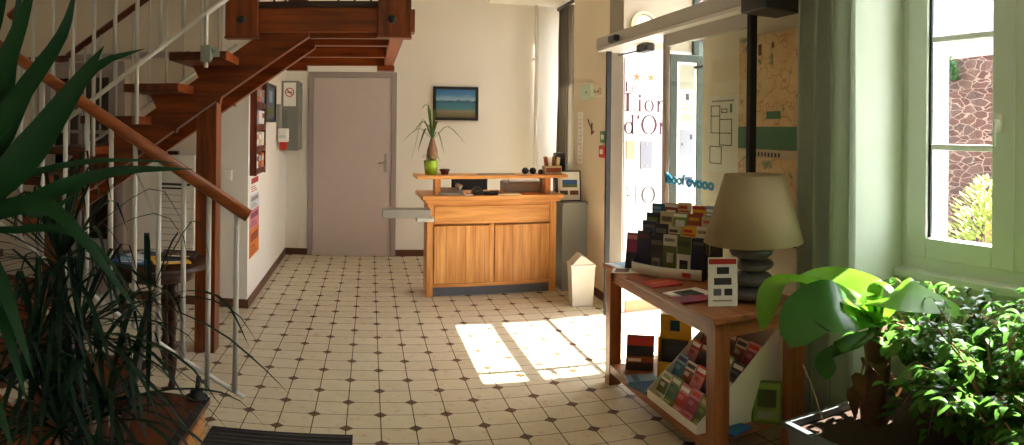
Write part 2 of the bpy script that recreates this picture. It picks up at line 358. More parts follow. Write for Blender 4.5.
# ------------------------------------------------------------------ lettering of the entrance sign (serif, built stroke by stroke)
def ringpts(cx, cz, rx, rz, tx, tz, n=28):
    o = [(cx+rx*math.cos(2*PI*k/n), cz+rz*math.sin(2*PI*k/n)) for k in range(n)]
    i = [(cx+(rx-tx)*math.cos(2*PI*k/n), cz+(rz-tz)*math.sin(2*PI*k/n)) for k in range(n)]
    return o, i
def ring(b, cx, cz, rx, rz, tx, tz, y0, y1, mat, a0=0, a1=2*PI, n=28):
    full = abs(a1-a0-2*PI) < 1e-6; vs = []; N = n if full else n+1
    for k in range(N):
        a = a0+(a1-a0)*k/n
        for (qx, qz) in ((rx, rz), (rx-tx, rz-tz)):
            for y in (y0, y1): vs.append((cx+qx*math.cos(a), y, cz+qz*math.sin(a)))
    fs = []
    for k in range(n):
        a = 4*k; c = 4*((k+1) % N)
        fs += [(a, c, c+2, a+2), (a+1, a+3, c+3, c+1), (a, a+1, c+1, c), (a+2, c+2, c+3, a+3)]
    b.add(vs, fs, mat)
ys0, ys1 = DO1-.0225, DO1-.0195
def glyph(b, ch, x, z, h, mat):
    """h = cap height; returns advance"""
    T = .13*h
    bx = lambda x0, x1, z0, z1: b.box(x+x0*h, x+x1*h, ys0, ys1, z+z0*h, z+z1*h, mat)
    if ch == 'L':
        bx(.09, .25, 0, 1); bx(0, .36, .955, 1); bx(0, .62, 0, .04); bx(.585, .62, 0, .24); return .68*h
    if ch == 'i':
        bx(.10, .21, 0, .64); bx(0, .31, 0, .035); bx(.02, .15, .605, .64); ring(b, x+.155*h, z+.85*h, .075*h, .075*h, .074*h, .074*h, ys0, ys1, mat, n=12); return .38*h
    if ch == 'o':
        ring(b, x+.29*h, z+.32*h, .29*h, .33*h, .105*h, .045*h, ys0, ys1, mat); return .66*h
    if ch == 'n':
        bx(.08, .19, 0, .64); bx(0, .27, 0, .035); bx(0, .12, .605, .64); ring(b, x+.35*h, z+.40*h, .21*h, .245*h, .10*h, .06*h, ys0, ys1, mat, 0, PI); bx(.45, .56, 0, .41); bx(.37, .64, 0, .035); return .70*h
    if ch == 'r':
        bx(.08, .19, 0, .64); bx(0, .30, 0, .035); bx(0, .12, .605, .64); ring(b, x+.33*h, z+.42*h, .18*h, .22*h, .07*h, .06*h, ys0, ys1, mat, PI*.35, PI); ring(b, x+.43*h, z+.57*h, .06*h, .06*h, .059*h, .059*h, ys0, ys1, mat, n=10); return .50*h
    if ch == 'd':
        ring(b, x+.27*h, z+.32*h, .27*h, .33*h, .105*h, .045*h, ys0, ys1, mat); bx(.43, .54, 0, 1.02); bx(.34, .45, .985, 1.02); bx(.50, .64, 0, .035); return .66*h
    if ch == "'":
        b.prism([(x+.08*h, z+1.0*h), (x+.20*h, z+1.0*h), (x+.18*h, z+.86*h), (x+.07*h, z+.74*h)], 'Y', ys0, ys1, mat); return .27*h
    if ch == 'O':
        ring(b, x+.47*h, z+.5*h, .47*h, .53*h, .14*h, .05*h, ys0, ys1, mat, n=40); return 1.0*h
    if ch == 'e':
        ring(b, x+.27*h, z+.32*h, .27*h, .33*h, .07*h, .05*h, ys0, ys1, mat, 0, PI*1.82); bx(.05, .50, .32, .36); return .62*h
    if ch == 'H':
        for q in (.08, .62): bx(q, q+.05, 0, 1); bx(q-.06, q+.11, .97, 1); bx(q-.06, q+.11, 0, .03)
        bx(.1, .65, .49, .53); return .85*h
    if ch == 'T':
        bx(.30, .35, 0, 1); bx(0, .65, .96, 1); bx(.22, .43, 0, .03); return .72*h
    if ch == 'E':
        bx(.08, .13, 0, 1); bx(0, .5, .965, 1); bx(0, .54, 0, .035); bx(.1, .42, .49, .525); return .64*h
    return .4*h
def word(sw, x, z, h, mat, sp=0, sxm=1):
    b = MB(); 
    for ch in sw: x += glyph(b, ch, x, z, h, mat)+sp
    return b
sign = thing('hotel_sign', 'white entrance sign lettered with two gold stars and plum hotel name beside the glass door', 'sign', (2.15, DO1-.02, .8))
word('Le', 1.972, 1.80, .078, 'sign_purple', .004).build('lettering', sign, label='thin plum word Le')
word('Lion', 1.972, 1.642, .146, 'sign_purple', .008).build('lettering', sign, label='plum serif word Lion')
word("d'Or", 1.968, 1.462, .150, 'sign_purple', .004).build('lettering', sign, label="plum serif words d'Or")
word('HOTEL', 1.985, .90, .135, 'dark_grey', .022).build('lettering', sign, label='pale spaced word HOTEL')
for cx in (2.075, 2.20):
    b = MB()
    for k in range(5):
        a = PI/2+2*PI*k/5; q = [(cx+.05*math.cos(a), 1.92+.05*math.sin(a)), (cx+.013*math.cos(a+.6), 1.92+.013*math.sin(a+.6)), (cx, 1.92), (cx+.013*math.cos(a-.6), 1.92+.013*math.sin(a-.6))]
        b.prism(q, 'Y', ys0, ys1, 'sign_gold')
    b.build('star', sign)
b = MB(); b.box(1.962, 1.968, ys0, ys1, .5, 2.07, 'sign_purple').box(1.962, 2.34, ys0, ys1, 2.07, 2.078, 'sign_faint'); b.build('border_line', sign)
b = MB().box(1.985, 2.06, DO1-.03, DO1-.02, 1.26, 1.405, 'plate_cream', .003); tag(b.build('wall_plaque'), 'cream plaque screwed below the letter d on the entrance sign', 'plaque')
b = MB().box(2.11, 2.215, DO1-.03, DO1-.02, 1.18, 1.405, 'plate_grey', .003); b.box(2.155, 2.17, DO1-.034, DO1-.03, 1.37, 1.385, 'line_grey').box(2.155, 2.17, DO1-.034, DO1-.03, 1.20, 1.215, 'line_grey'); tag(b.build('wall_plaque'), 'taller pale blue plaque with two screws below the entrance sign', 'plaque')
b = MB(); ring(b, 2.125, 2.335, .118, .118, .02, .02, DO1-.055, DO1-.02, 'beige', n=36); o = b.build('round_wall_lamp'); tag(o, 'beige round wall light above the sliding door header', 'lamp')
d2 = MB(); d2.T = Matrix.Translation((2.125, DO1-.02, 2.335)) @ Matrix.Rotation(PI/2, 4, 'X'); d2.lathe([(.097, 0), (.09, .02), (.06, .032), (0.001, .036)], 0, 0, 'plaque_cream', 28); d2.build('diffuser', o)
# outer door leaf folded back against the reveal, notices stuck on it
ps = thing('outer_door', 'narrow dark green glazed outer door folded open, covered with notices, seen through the sliding glass', 'door', (2.55, DO1-.04, 0))
yl = DO1-.062
b = MB(); fg = 'facade_green'
b.box(2.355, 2.42, yl, DO1-.036, 0, 2.12, fg, .003).box(2.605, 2.76, yl, DO1-.036, 0, 2.12, fg, .003).box(2.42, 2.605, yl, DO1-.036, 2.06, 2.12, fg).box(2.42, 2.605, yl, DO1-.036, 0, .30, fg); b.build('door_frame', ps)
MB().box(2.42, 2.605, yl+.010, DO1-.04, .30, 2.06, 'paper_white').build('backing_panel', ps)
yy = yl+.0095
def decal(name, parent, rects, label=None):
    b = MB()
    for (x0, x1, z0, z1, mt) in rects: b.box(x0, x1, yy-.0012-(.0012 if i_ else 0), yy, z0, z1, mt) if (i_ := int(mt in ('ink', 'line_grey', 'navy', 'plaque_cream'))) or True else None
    return b.build(name, parent, label=label)
decal('printed_panel', ps, [(2.445, 2.585, 1.83, 2.04, 'olive_grey')], 'olive grey top panel')
decal('printed_panel', ps, [(2.435, 2.59, 1.53, 1.82, 'off_white_paper'), (2.50, 2.535, 1.745, 1.80, 'ink'), (2.46, 2.565, 1.70, 1.714, 'line_grey'), (2.465, 2.56, 1.66, 1.685, 'line_grey'), (2.46, 2.57, 1.565, 1.635, 'line_grey')], 'notice with small emblem and photo')
decal('printed_panel', ps, [(2.45, 2.585, 1.29, 1.50, 'panel_grey'), (2.545, 2.565, 1.42, 1.46, 'navy'), (2.465, 2.48, 1.37, 1.39, 'navy')], 'grey blue notice')
for z in (1.27, 1.25, 1.23, 1.21): decal('printed_line', ps, [(2.47, 2.57, z, z+.004, 'line_grey')])
bb_ = MB(); bb_.prism([(2.50, 1.11), (2.575, 1.11), (2.565, 1.05), (2.54, 1.01), (2.51, 1.05)], 'Y', yy-.0015, yy, 'navy'); bb_.build('badge', ps)
MB().box(2.455, 2.485, yy-.0012, yy, 1.07, 1.11, 'pink').build('badge', ps)
# outer door frame and transom, outside face of the wall
b = MB(); fg = 'facade_green'
for y0, y1 in ((DO0, DO0+.06),): b.box(2.56, 2.62, y0, y1, 0, 3.45, fg)
b.box(2.58, 2.62, DO0+.06, DO1-.02, 2.01, 2.03, fg).box(2.58, 2.62, DO0+.06, DO1-.02, 2.61, 2.72, fg).box(2.575, 2.62, DO1-.06, DO1-.02, 2.13, 3.45, fg)
o = struct(b.build('window_3'))
MB().box(2.597, 2.602, DO0+.06, DO1-.06, 2.72, 3.45, 'clear_glass').build('pane', o)

# ------------------------------------------------------------------ automatic sliding door (surface mounted, X 1.74..1.96)
sd = bpy.data.objects.new('door_3', None); col.objects.link(sd); sd.location = (1.82, 3.7, 0); sd['kind'] = 'structure'
SX = 1.82
b = MB(); b.box(1.74, XR-.001, 2.66, 4.72, 2.13, 2.213, 'aluminium', .004); b.box(1.742, 1.955, 2.66, 4.72, 2.108, 2.128, 'aluminium_light'); b.build('header_case', sd)
b = MB(); b.box(1.735, XR-.002, 2.44, 2.659, 2.085, 2.235, 'black_plastic', .008); hb = b.build('header_end_box', sd, label='black end box of the header')
MB().box(1.70, 1.742, 4.24, 4.38, 2.135, 2.185, 'black_plastic', .012).build('motion_sensor', sd)
MB().box(1.85, 1.92, 4.02, 4.20, 2.05, 2.105, 'black_plastic', .01).tube([(1.88, 4.2, 2.07), (1.88, 4.6, 2.075)], .006, 'dark_grey').build('inner_sensor', sd)
b = MB(); b.box(SX-.018, SX+.018, 4.635, 4.665, 0, 2.11, 'black_rubber'); b.build('end_post', sd)
Y0, Y1 = 2.66, 3.665
b = MB(); b.box(SX-.016, SX+.016, Y1-.045, Y1, .02, 2.11, 'door_frame_mauve', .003).box(SX-.02, SX+.02, Y0, Y0+.035, .02, 2.11, 'black_rubber', .002)
b.box(SX-.016, SX+.016, Y0+.035, Y1-.045, 2.03, 2.11, 'aluminium').box(SX-.016, SX+.016, Y0+.035, Y1-.045, .02, .11, 'aluminium'); pf = b.build('sliding_panel', sd)
MB().box(SX-.004, SX+.004, Y0+.035, Y1-.045, .11, 2.03, 'door_glass').build('pane', pf)
M = facing((-1, 0, 0), (SX-.0055, 3.33, 1.165))
t = text('looof ovooo', .088, 'cyan_decal', Matrix.Translation(-(pf.location+sd.location)) @ M, pf, 'lettering', .0008, 1.0, 1.35, .004)
t.name = 'lettering'
b = MB()
for y, r in ((3.585, .032),):
    b.T = Matrix.Translation((SX-.0052, y, 1.19)) @ Matrix.Rotation(PI/2, 4, 'Y'); b.lathe([(r, -.0005), (r, .0005)], 0, 0, 'cyan_decal', 24)
b.build('decal_disc', pf)
struct(MB().box(SX-.02, SX+.02, 2.66, 4.66, 0, .006, 'aluminium').build('trim_3'))

# ------------------------------------------------------------------ back door
o = struct(MB().box(-.703, -.643, YB-.03, YB, 0, 2.12, 'door_frame_mauve', .004).box(.245, .305, YB-.03, YB, 0, 2.12, 'door_frame_mauve', .004).box(-.643, .245, YB-.03, YB, 2.055, 2.12, 'door_frame_mauve', .004).build('door_1'))
MB().box(-.640, .242, YB-.018, YB-.002, .008, 2.053, 'door_mauve', .002).build('door_leaf', o)
h = MB().box(.165, .20, YB-.024, YB-.018, .98, 1.19, 'aluminium', .003); h.tube([(.182, YB-.02, 1.09), (.182, YB-.06, 1.09), (.10, YB-.062, 1.085)], .009, 'aluminium'); h.build('door_handle', o, label='aluminium lever handle')
# glazed dark door behind the stairs
o = bpy.data.objects.new('door_2', None); col.objects.link(o); o.location = (-2.44, YS, 0); o['kind'] = 'structure'
b = MB(); fw = 'door_frame_mauve'
b.box(-2.86, -2.80, YS-.02, YS+.02, 0, 2.03, fw).box(-2.08, -2.02, YS-.02, YS+.02, 0, 2.03, fw).box(-2.80, -2.08, YS-.02, YS+.02, 1.96, 2.03, fw).box(-3.3, -1.45, YS-.035, YS-.001, 2.05, 2.10, fw); b.build('door_frame', o)
b = MB(); b.box(-2.80, -2.71, YS, YS+.03, 0.01, 1.96, fw).box(-2.17, -2.08, YS, YS+.03, 0.01, 1.96, fw).box(-2.71, -2.17, YS, YS+.03, .01, .5, fw).box(-2.71, -2.17, YS, YS+.03, 1.9, 1.96, fw)
b.box(-2.455, -2.425, YS, YS+.03, .5, 1.9, fw)
for z in (.96, 1.43): b.box(-2.71, -2.17, YS, YS+.03, z-.015, z+.015, fw)
b.build('door_leaf', o)
MB().box(-2.71, -2.17, YS+.012, YS+.018, .5, 1.9, 'clear_glass').build('pane', o)
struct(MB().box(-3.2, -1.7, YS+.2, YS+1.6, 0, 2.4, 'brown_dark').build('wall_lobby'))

# ------------------------------------------------------------------ main window
o = bpy.data.objects.new('window_1', None); col.objects.link(o); o.location = (2.32, 1.45, .84); o['kind'] = 'structure'
X0, X1 = 2.30, 2.36; wp_ = 'window_paint'
b = MB(); b.box(X0, X1, WY1-.045, WY1, .84, 2.5, wp_).box(X0, X1, WY0, WY0+.045, .84, 2.5, wp_).box(X0, X1, WY0+.045, WY1-.045, .84, .90, wp_).box(X0, X1, WY0+.045, WY1-.045, 2.45, 2.5, wp_); b.build('window_frame', o)
for (ya, yb) in ((1.455, 2.045), (.845, 1.4545)):
    b = MB(); xx0, xx1 = X0-.012, X1-.012
    b.box(xx0, xx1, yb-.12, yb, .90, 2.45, wp_, .006).box(xx0, xx1, ya, ya+.10, .90, 2.45, wp_, .006).box(xx0, xx1, ya+.10, yb-.12, .90, 1.0, wp_, .006).box(xx0, xx1, ya+.10, yb-.12, 2.38, 2.45, wp_, .006)
    sash = b.build('casement', o)
    g = MB(); g.box(X0+.02, X0+.028, ya+.10, yb-.12, 1.0, 2.38, 'clear_glass'); g.build('pane', sash)
    g = MB()
    for z in (1.43, 1.935): g.box(X0+.006, X0+.034, ya+.10, yb-.12, z-.014, z+.014, 'window_white', .003)
    g.box(X0+.004, X0+.018, yb-.135, yb-.119, 1.0, 2.38, 'gasket'); g.build('glazing_bars', sash)
b = MB(); b.box(X0-.022, X0-.012, 1.435, 1.455, .90, 2.45, wp_, .004); b.build('meeting_stile', o)
h = MB(); h.box(X0-.03, X0-.012, 1.495, 1.525, 1.50, 1.58, 'white_plastic', .004).tube([(X0-.03, 1.51, 1.555), (X0-.055, 1.51, 1.555), (X0-.058, 1.512, 1.44)], .008, 'white_plastic'); h.build('window_handle', o, label='white lever handle')
struct(MB().box(2.24, 2.31, WY0+.001, WY1-.004, .80, .84, wp_, .006).build('trim_4'))
# outer granite reveal and far jamb
struct(MB().box(2.361, 2.62, 2.055, WY1, .8, 2.5, 'granite').box(2.361, 2.70, WY0, 2.055, .74, .80, 'granite').build('trim_5'))
# nook window + unseen window added behind the camera to brighten the room
def simple_window(name, axis, c, a0, a1, z0, z1, mt):
    o = bpy.data.objects.new(name, None); col.objects.link(o); o['kind'] = 'structure'
    b = MB(); bx = (lambda p0, p1, q0, q1, e=0: b.box(c-.03+e, c+.03-e, p0, p1, q0, q1, mt)) if axis == 'X' else (lambda p0, p1, q0, q1, e=0: b.box(p0, p1, c-.03+e, c+.03-e, q0, q1, mt))
    bx(a0, a0+.06, z0, z1); bx(a1-.06, a1, z0, z1); bx(a0+.06, a1-.06, z0, z0+.06); bx(a0+.06, a1-.06, z1-.06, z1); bx((a0+a1)/2-.04, (a0+a1)/2+.04, z0+.06, z1-.06, .005)
    o.location = (c, (a0+a1)/2, z0) if axis == 'X' else ((a0+a1)/2, c, z0)
    b.build('window_frame', o); b = MB()
    (b.box(c-.003, c+.003, a0+.06, a1-.06, z0+.06, z1-.06, 'clear_glass') if axis == 'X' else b.box(a0+.06, a1-.06, c-.003, c+.003, z0+.06, z1-.06, 'clear_glass')); b.build('pane', o)
simple_window('window_2', 'X', 2.55, 6.05, 7.2, .9, 2.88, 'window_white')
simple_window('added_window', 'X', 2.33, -2.3, -.9, .84, 2.5, 'window_paint')
# ------------------------------------------------------------------ staircase
ST = thing('staircase', 'varnished red-brown wooden staircase with white tubular railings turning up to the gallery', 'staircase', (-.9, 2.8, 0))
# lower flight: climbs to the left along Y 1.95..2.80
RISE, RUN = .1612, .275
for k in range(6):
    xf = -.70-RUN*k; z = .19+RISE*k
    b = MB(); b.box(xf-RUN-.03, xf, 1.95, 2.80, z-.04, z, 'tread_wood', .006); b.box(xf-.035, xf+.002, 1.96, 2.79, z+.0005, z+.003, 'black_rubber')
    t = b.build('tread', ST)
    if k == 0:
        MB().box(xf-.06, xf-.02, 1.97, 2.78, 0, z-.04, 'step_front_wood').build('riser', ST, label='pale front of the lowest step')
b = MB(); L = 6.2
b.prism([(-.76, 0), (-.98, 0), (-.70-RUN*6, .19+RISE*5-.22), (-.70-RUN*6-.1, .19+RISE*6-.05), (-.70-RUN*5.2, .19+RISE*5-.04)], 'Y', 2.70, 2.75, 'varnished_wood_x'); b.build('stringer', ST)
b = MB(); b.prism([(-.76, 0), (-.98, 0), (-.70-RUN*6, .19+RISE*5-.22), (-.70-RUN*6-.1, .19+RISE*6-.05), (-.70-RUN*5.2, .19+RISE*5-.04)], 'Y', 2.0, 2.05, 'varnished_wood_x'); b.build('stringer', ST)
# landing
b = MB(); b.box(-3.4, -2.35, 1.95, 4.60, 1.10, 1.157, 'tread_wood', .004).box(-2.35, -2.0, 3.55, 4.55, 1.10, 1.157, 'tread_wood'); b.box(-3.35, -3.25, 1.98, 2.08, 0, 1.10, 'varnished_wood_z').box(-2.5, -2.4, 2.6, 2.7, 0, 1.1, 'varnished_wood_z').box(-2.5, -2.4, 4.45, 4.55, 0, 1.1, 'varnished_wood_z').box(-3.35, -3.25, 4.45, 4.55, 0, 1.1, 'varnished_wood_z'); b.build('landing', ST)
# railing of the lower flight
RY = 2.81
def r1low(x): return .221+(-.58-x)*.596
def r1top(x): return 1.095+(-.543-x)*.625
b = MB(); b.tube([(-.545, RY, r1low(-.545)), (-2.35, RY, r1low(-2.35))], .012, 'white_metal', 8, squash=.7); b.build('lower_rail', ST)
b = MB(); b.tube([(-.535, RY, r1top(-.535)), (-2.38, RY, r1top(-2.38))], .030, 'handrail_wood', 12); b.build('handrail', ST, label='round orange-brown wooden handrail')
for i, x in enumerate((-.59, -.719, -.838, -.959, -1.079, -1.202, -1.329, -1.449, -1.58, -1.71, -1.84, -1.97, -2.1, -2.23)):
    b = MB(); z0 = r1low(x)
    if i == 1: pass
    b.tube([(x, RY, z0-.005 if i != 1 else .215), (x, RY, r1top(x)-.022)], .0125, 'white_metal', 8)
    b.build('baluster', ST)
b = MB(); b.lathe([(.05, .19), (.05, .205), (.03, .215), (.03, .235), (.016, .24)], -.755, 2.765, 'black_rubber', 16); b.tube([(-.755, 2.765, .215), (-.755, 2.79, .30)], .011, 'black_rubber'); b.build('rail_foot', ST, label='black foot of the railing on the lowest step')
# upper flight: climbs to the right, treads Y 3.60..4.65 on two stringers
for (xr, z) in ((-.83, 1.93), (-1.12, 1.745), (-1.41, 1.549), (-1.70, 1.352)):
    b = MB(); b.box(xr-.345, xr, 3.60, 4.66, z-.05, z, 'tread_wood', .004); b.box(xr-.001, xr+.004, 3.60, 4.66, z-.05, z, 'varnished_wood_y'); b.build('tread', ST)  # lighter strip paints the side light on each tread's right edge
    for y in (3.955, 4.40):
        b = MB(); pts = [(xr-.30, z-.05), (xr-.02, z-.05), (xr-.02, z-.075), (xr-.06, z-.10), (xr-.09, z-.16), (xr-.12, z-.30), (xr-.2, z-.24)]
        b.prism(pts, 'Y', y, y+.055, 'varnished_wood_x'); b.build('tread_bracket', ST)
def zl(x): return 2.035+.69*(x+.391)
for y in (3.953, 4.39):
    b = MB(); x1, x0 = -.385, -2.45
    dz = .02 if y < 4 else 0
    b.prism([(x1, zl(x1)+dz), (x1, 2.205), (-.50, 2.205), (x0, zl(x0)+.26), (x0, zl(x0)+dz)], 'Y', y, y+.072, 'varnished_wood_x'); b.build('stringer', ST)
b = MB(); b.prism([(-1.085, 0), (-.955, 0), (-.955, zl(-.955)-.003), (-1.085, zl(-1.085)-.003)], 'Y', 3.90, 4.025, 'varnished_wood_z'); b.build('newel_post', ST, label='square post from the floor to the upper flight')
# railing of the upper flight
UY = 3.55
def u1(x): return 2.214+(x+.837)*.70
b = MB(); b.tube([(-.80, UY, u1(-.80)), (-2.25, UY, u1(-2.25))], .015, 'white_metal', 8); b.build('lower_rail', ST)
b = MB(); b.tube([(-.62, UY, u1(-.62)+.98), (-2.25, UY, u1(-2.25)+.98)], .030, 'handrail_wood', 12); b.build('handrail', ST)
for i, x in enumerate((-.935, -1.07, -1.214, -1.358, -1.5, -1.64, -1.783, -1.925, -2.071, -2.21)):
    lo = u1(x)-.012
    b = MB()
    if i == 0: lo = 1.83
    if i in (3, ): lo = 1.50
    if i in (5, ): lo = 1.30
    b.tube([(x, UY, lo), (x, UY, u1(x)+.96)], .0135, 'white_metal', 8); b.build('baluster', ST)
b = MB(); b.box(-.965, -.905, 3.565, 3.605, 1.88, 1.96, 'clamp_green_grey', .008).box(-.915, -.865, 3.575, 3.598, 1.895, 1.95, 'clamp_green_grey', .004).tube([(-.90, 3.56, 1.93), (-.90, 3.58, 1.93)], .012, 'steel'); b.build('rail_clamp', ST, label='grey green metal clamp on the top tread')
b = MB(); b.box(-.965, -.905, 3.535, 3.566, 1.86, 1.96, 'clamp_green_grey', .006); b.build('rail_clamp', ST)
# far side railing with dark wooden rail
FY = 4.72
def f1(x): return 2.088+(x+2.377)*.64
b = MB(); b.tube([(-2.42, FY, f1(-2.42)), (-1.2, FY, f1(-1.2))], .028, 'rack_wood', 8).tube([(-3.3, FY, f1(-2.42)-.02), (-2.42, FY, f1(-2.42)-.02)], .026, 'rack_wood', 8); b.build('handrail', ST, label='dark far handrail')
b = MB(); b.tube([(-2.42, FY, f1(-2.42)-.86), (-1.0, FY, f1(-1.0)-.86)], .012, 'white_metal', 6); b.build('lower_rail', ST)
for k in range(15):
    x = -3.1+k*.14; zt = f1(x) if x > -2.42 else f1(-2.42)-.02
    MB().tube([(x, FY, zt-.86 if x > -2.42 else 1.15), (x, FY, zt-.02)], .009, 'white_metal', 6).build('baluster', ST)

# ------------------------------------------------------------------ gallery
GA = thing('gallery', 'red-brown timber gallery platform with bolted posts above the grey door', 'gallery', (-.32, 3.85, 2.04))
for x0, x1, xb in ((-.893, -.692, -.793), (.044, .243, .127)):
    b = MB(); b.box(x0, x1, 3.85, 3.93, 2.045, 3.3, 'varnished_wood_z', .003); b.box(x0-.004, x1+.004, 3.845, 3.935, 2.04, 2.052, 'varnished_wood_x'); p = b.build('post', GA)
    b = MB(); b.T = Matrix.Translation((xb, 3.851, 2.155)) @ Matrix.Rotation(PI/2, 4, 'X'); b.lathe([(.027, 0), (.025, .008), (.012, .014), (.001, .015)], 0, 0, 'black_plastic', 14); b.build('bolt_cap', p)
MB().box(-.692, .044, 3.90, 3.95, 2.082, 2.235, 'varnished_wood_x', .003).build('fascia_beam', GA)
MB().box(-.70, .05, 3.895, 3.96, 2.2355, 2.275, 'brown_dark').build('floor_edge', GA)
MB().box(.243, .272, 3.94, 4.06, 2.09, 2.235, 'varnished_wood_z').build('side_board', GA)
for y, w_, z0 in ((3.962, .05, 2.05), (4.30, .07, 2.047), (5.02, .07, 2.047)):
    MB().box(-.745 if y > 4.5 else -.38, .12, y, y+w_, z0, 2.20, 'varnished_wood_x', .002).build('joist', GA)
MB().box(-.745, .12, 5.72, 5.80, 2.047, 2.20, 'varnished_wood_x', .002).build('joist', GA)
MB().box(.12, .205, 3.96, 5.80, 2.047, 2.21, 'varnished_wood_y', .002).build('side_beam', GA)
MB().box(-.83, -.745, 4.48, 5.80, 2.047, 2.21, 'varnished_wood_y', .002).build('side_beam', GA)
b = MB(); 
for k in range(8): b.box(-.83+k*.13, -.83+k*.13+.127, 3.96, 5.80, 2.212, 2.24, 'varnished_wood_y')
b.build('floor_boards', GA)
for x0, x1 in ((-.76, -.57), (.06, .215)): MB().box(x0, x1, 5.70, 5.82, 2.0, 2.046, 'varnished_wood_x', .003).build('corbel', GA)
for x in (-.60, -.53, -.20, -.10, 0.0): MB().tube([(x, 3.93, 2.276), (x, 3.93, 3.1)], .008, 'dark_grey', 6).build('baluster', GA)
MB().box(-.52, -.40, 4.0, 4.1, 2.241, 3.2, 'rack_wood').build('post', GA)
MB().tube([(-.69, 3.93, 3.1), (.04, 3.93, 3.1)], .03, 'handrail_wood').build('handrail', GA)

# ------------------------------------------------------------------ reception desk (local frame, slightly turned)
DESK = thing('reception_desk', 'honey pine reception desk with two plank doors and a raised shelf', 'desk', (.50, 5.47, 0), .045)
def dk(): return MB()
def part(b, name, **k): return b.build(name, DESK, local=True, **k)
part(dk().box(-.045, 1.235, -.03, .50, .868, .905, 'pine_x', .006).box(-.02, 1.205, -.012, .34, .84, .8675, 'pine_x', .004), 'worktop')
part(dk().box(0, .055, 0, .06, 0, .84, 'pine_z', .003).box(1.11, 1.17, 0, .06, 0, .84, 'pine_z', .003).box(.055, 1.11, .01, .04, .655, .84, 'pine_x').box(.055, 1.11, .01, .04, .085, .115, 'pine_x').box(.555, .595, .008, .04, .115, .655, 'pine_z').box(0.012, .03, .06, .30, .02, .84, 'pine_planks').box(1.14, 1.158, .06, .30, .02, .84, 'pine_planks').box(0.03, 1.14, .05, .07, .09, .84, 'pine_x'), 'carcass')
part(dk().box(.065, 1.10, -.004, .009, .665, .815, 'pine_x', .004), 'drawer_front', )
for x0, x1 in ((.062, .550), (.600, 1.105)):
    part(dk().box(x0, x1, -.006, .0095, .12, .640, 'pine_planks', .004), 'door')
part(dk().box(.055, 1.11, .03, .05, 0.0, .084, 'slate_blue'), 'plinth', label='slate blue plinth')
part(dk().box(-.10, 1.255, -.06, .24, 1.055, 1.085, 'pine_x', .005), 'upper_shelf')
for x in (.07, .97+.105): part(dk().box(x, x+.05, .03, .15, .9055, 1.0545, 'pine_z', .004), 'shelf_support')
FL = thing('flap_shelf', 'light grey hinged counter flap sticking out left of the pine desk', 'flap', (.30, 5.46, .70))
MB().box(.112, .515, 5.30, 5.462, .735, .805, 'grey_plastic', .004).build('flap_board', FL)
MB().box(.40, .545, 5.30, 5.46, .700, .734, 'aluminium_light', .004).build('hinge_bracket', FL)
b = MB(); b.box(1.72, 1.955, 5.50, 5.545, 0, .80, 'grey_counter').box(1.72, 1.955, 5.47, 6.2, .801, .826, 'grey_counter', .004).box(1.73, 1.76, 5.545, 6.15, 0, .80, 'grey_counter'); tag(b.build('side_counter'), 'low grey painted counter between the pine desk and the right wall', 'counter')
# things on the desk
def yucca():
    o = thing('yucca_plant', 'spiky yucca plant in a lime green pot on the desk shelf', 'plant', (.535, 5.53, 1.0855))
    b = MB(); b.lathe([(.052, 1.086), (.060, 1.16), (.064, 1.205), (.066, 1.21), (.060, 1.208)], .535, 5.53, 'green_pot', 20); b.build('pot', o)
    MB().lathe([(.058, 1.2), (.05, 1.203), (.001, 1.204)], .535, 5.53, 'soil', 16).build('soil', o)
    b = MB(); b.lathe([(.030, 1.2), (.05, 1.25), (.046, 1.30), (.03, 1.35), (.018, 1.40), (.001, 1.41)], .545, 5.53, 'bulb_bark', 14); b.build('stem', o)
    rnd = random.Random(3)
    b = MB()
    for k in range(16):
        a = rnd.uniform(0, 2*PI); r = rnd.uniform(.04, .075); z = 1.21+rnd.uniform(0, .06); leaf(b, [(.535, 5.53, 1.2), (.535+r*.8*math.cos(a), 5.53+r*.8*math.sin(a), z), (.535+r*1.3*math.cos(a), 5.53+r*1.3*math.sin(a), z-.03)], .022, 'leaf_light')
    b.build('underplant', o)
    c = Vector((.545, 5.53, 1.385))
    tips = [(-.27, .0, -.03, .10), (-.19, .02, -.22, .18), (-.10, -.02, .27, .30), (.03, 0, .27, .25), (.30, .02, -.04, .12), (-.13, -.05, -.10, .1), (.10, -.05, -.13, .07), (-.05, .06, .12, .12), (.08, .05, .16, .15), (-.02, -.08, .05, .1), (-.16, .1, .06, .16)]
    b = MB()
    for x, y, z, h in tips:
        tip = c+Vector((x, y, z)); mid = c+Vector((x*.45, y*.4, h)); leaf(b, [c, c+(mid-c)*.55+Vector((0, 0, .01)), mid, mid*.45+tip*.55+Vector((0, 0, .012)), tip], .040, 'leaf_yucca')
    b.build('foliage', o)
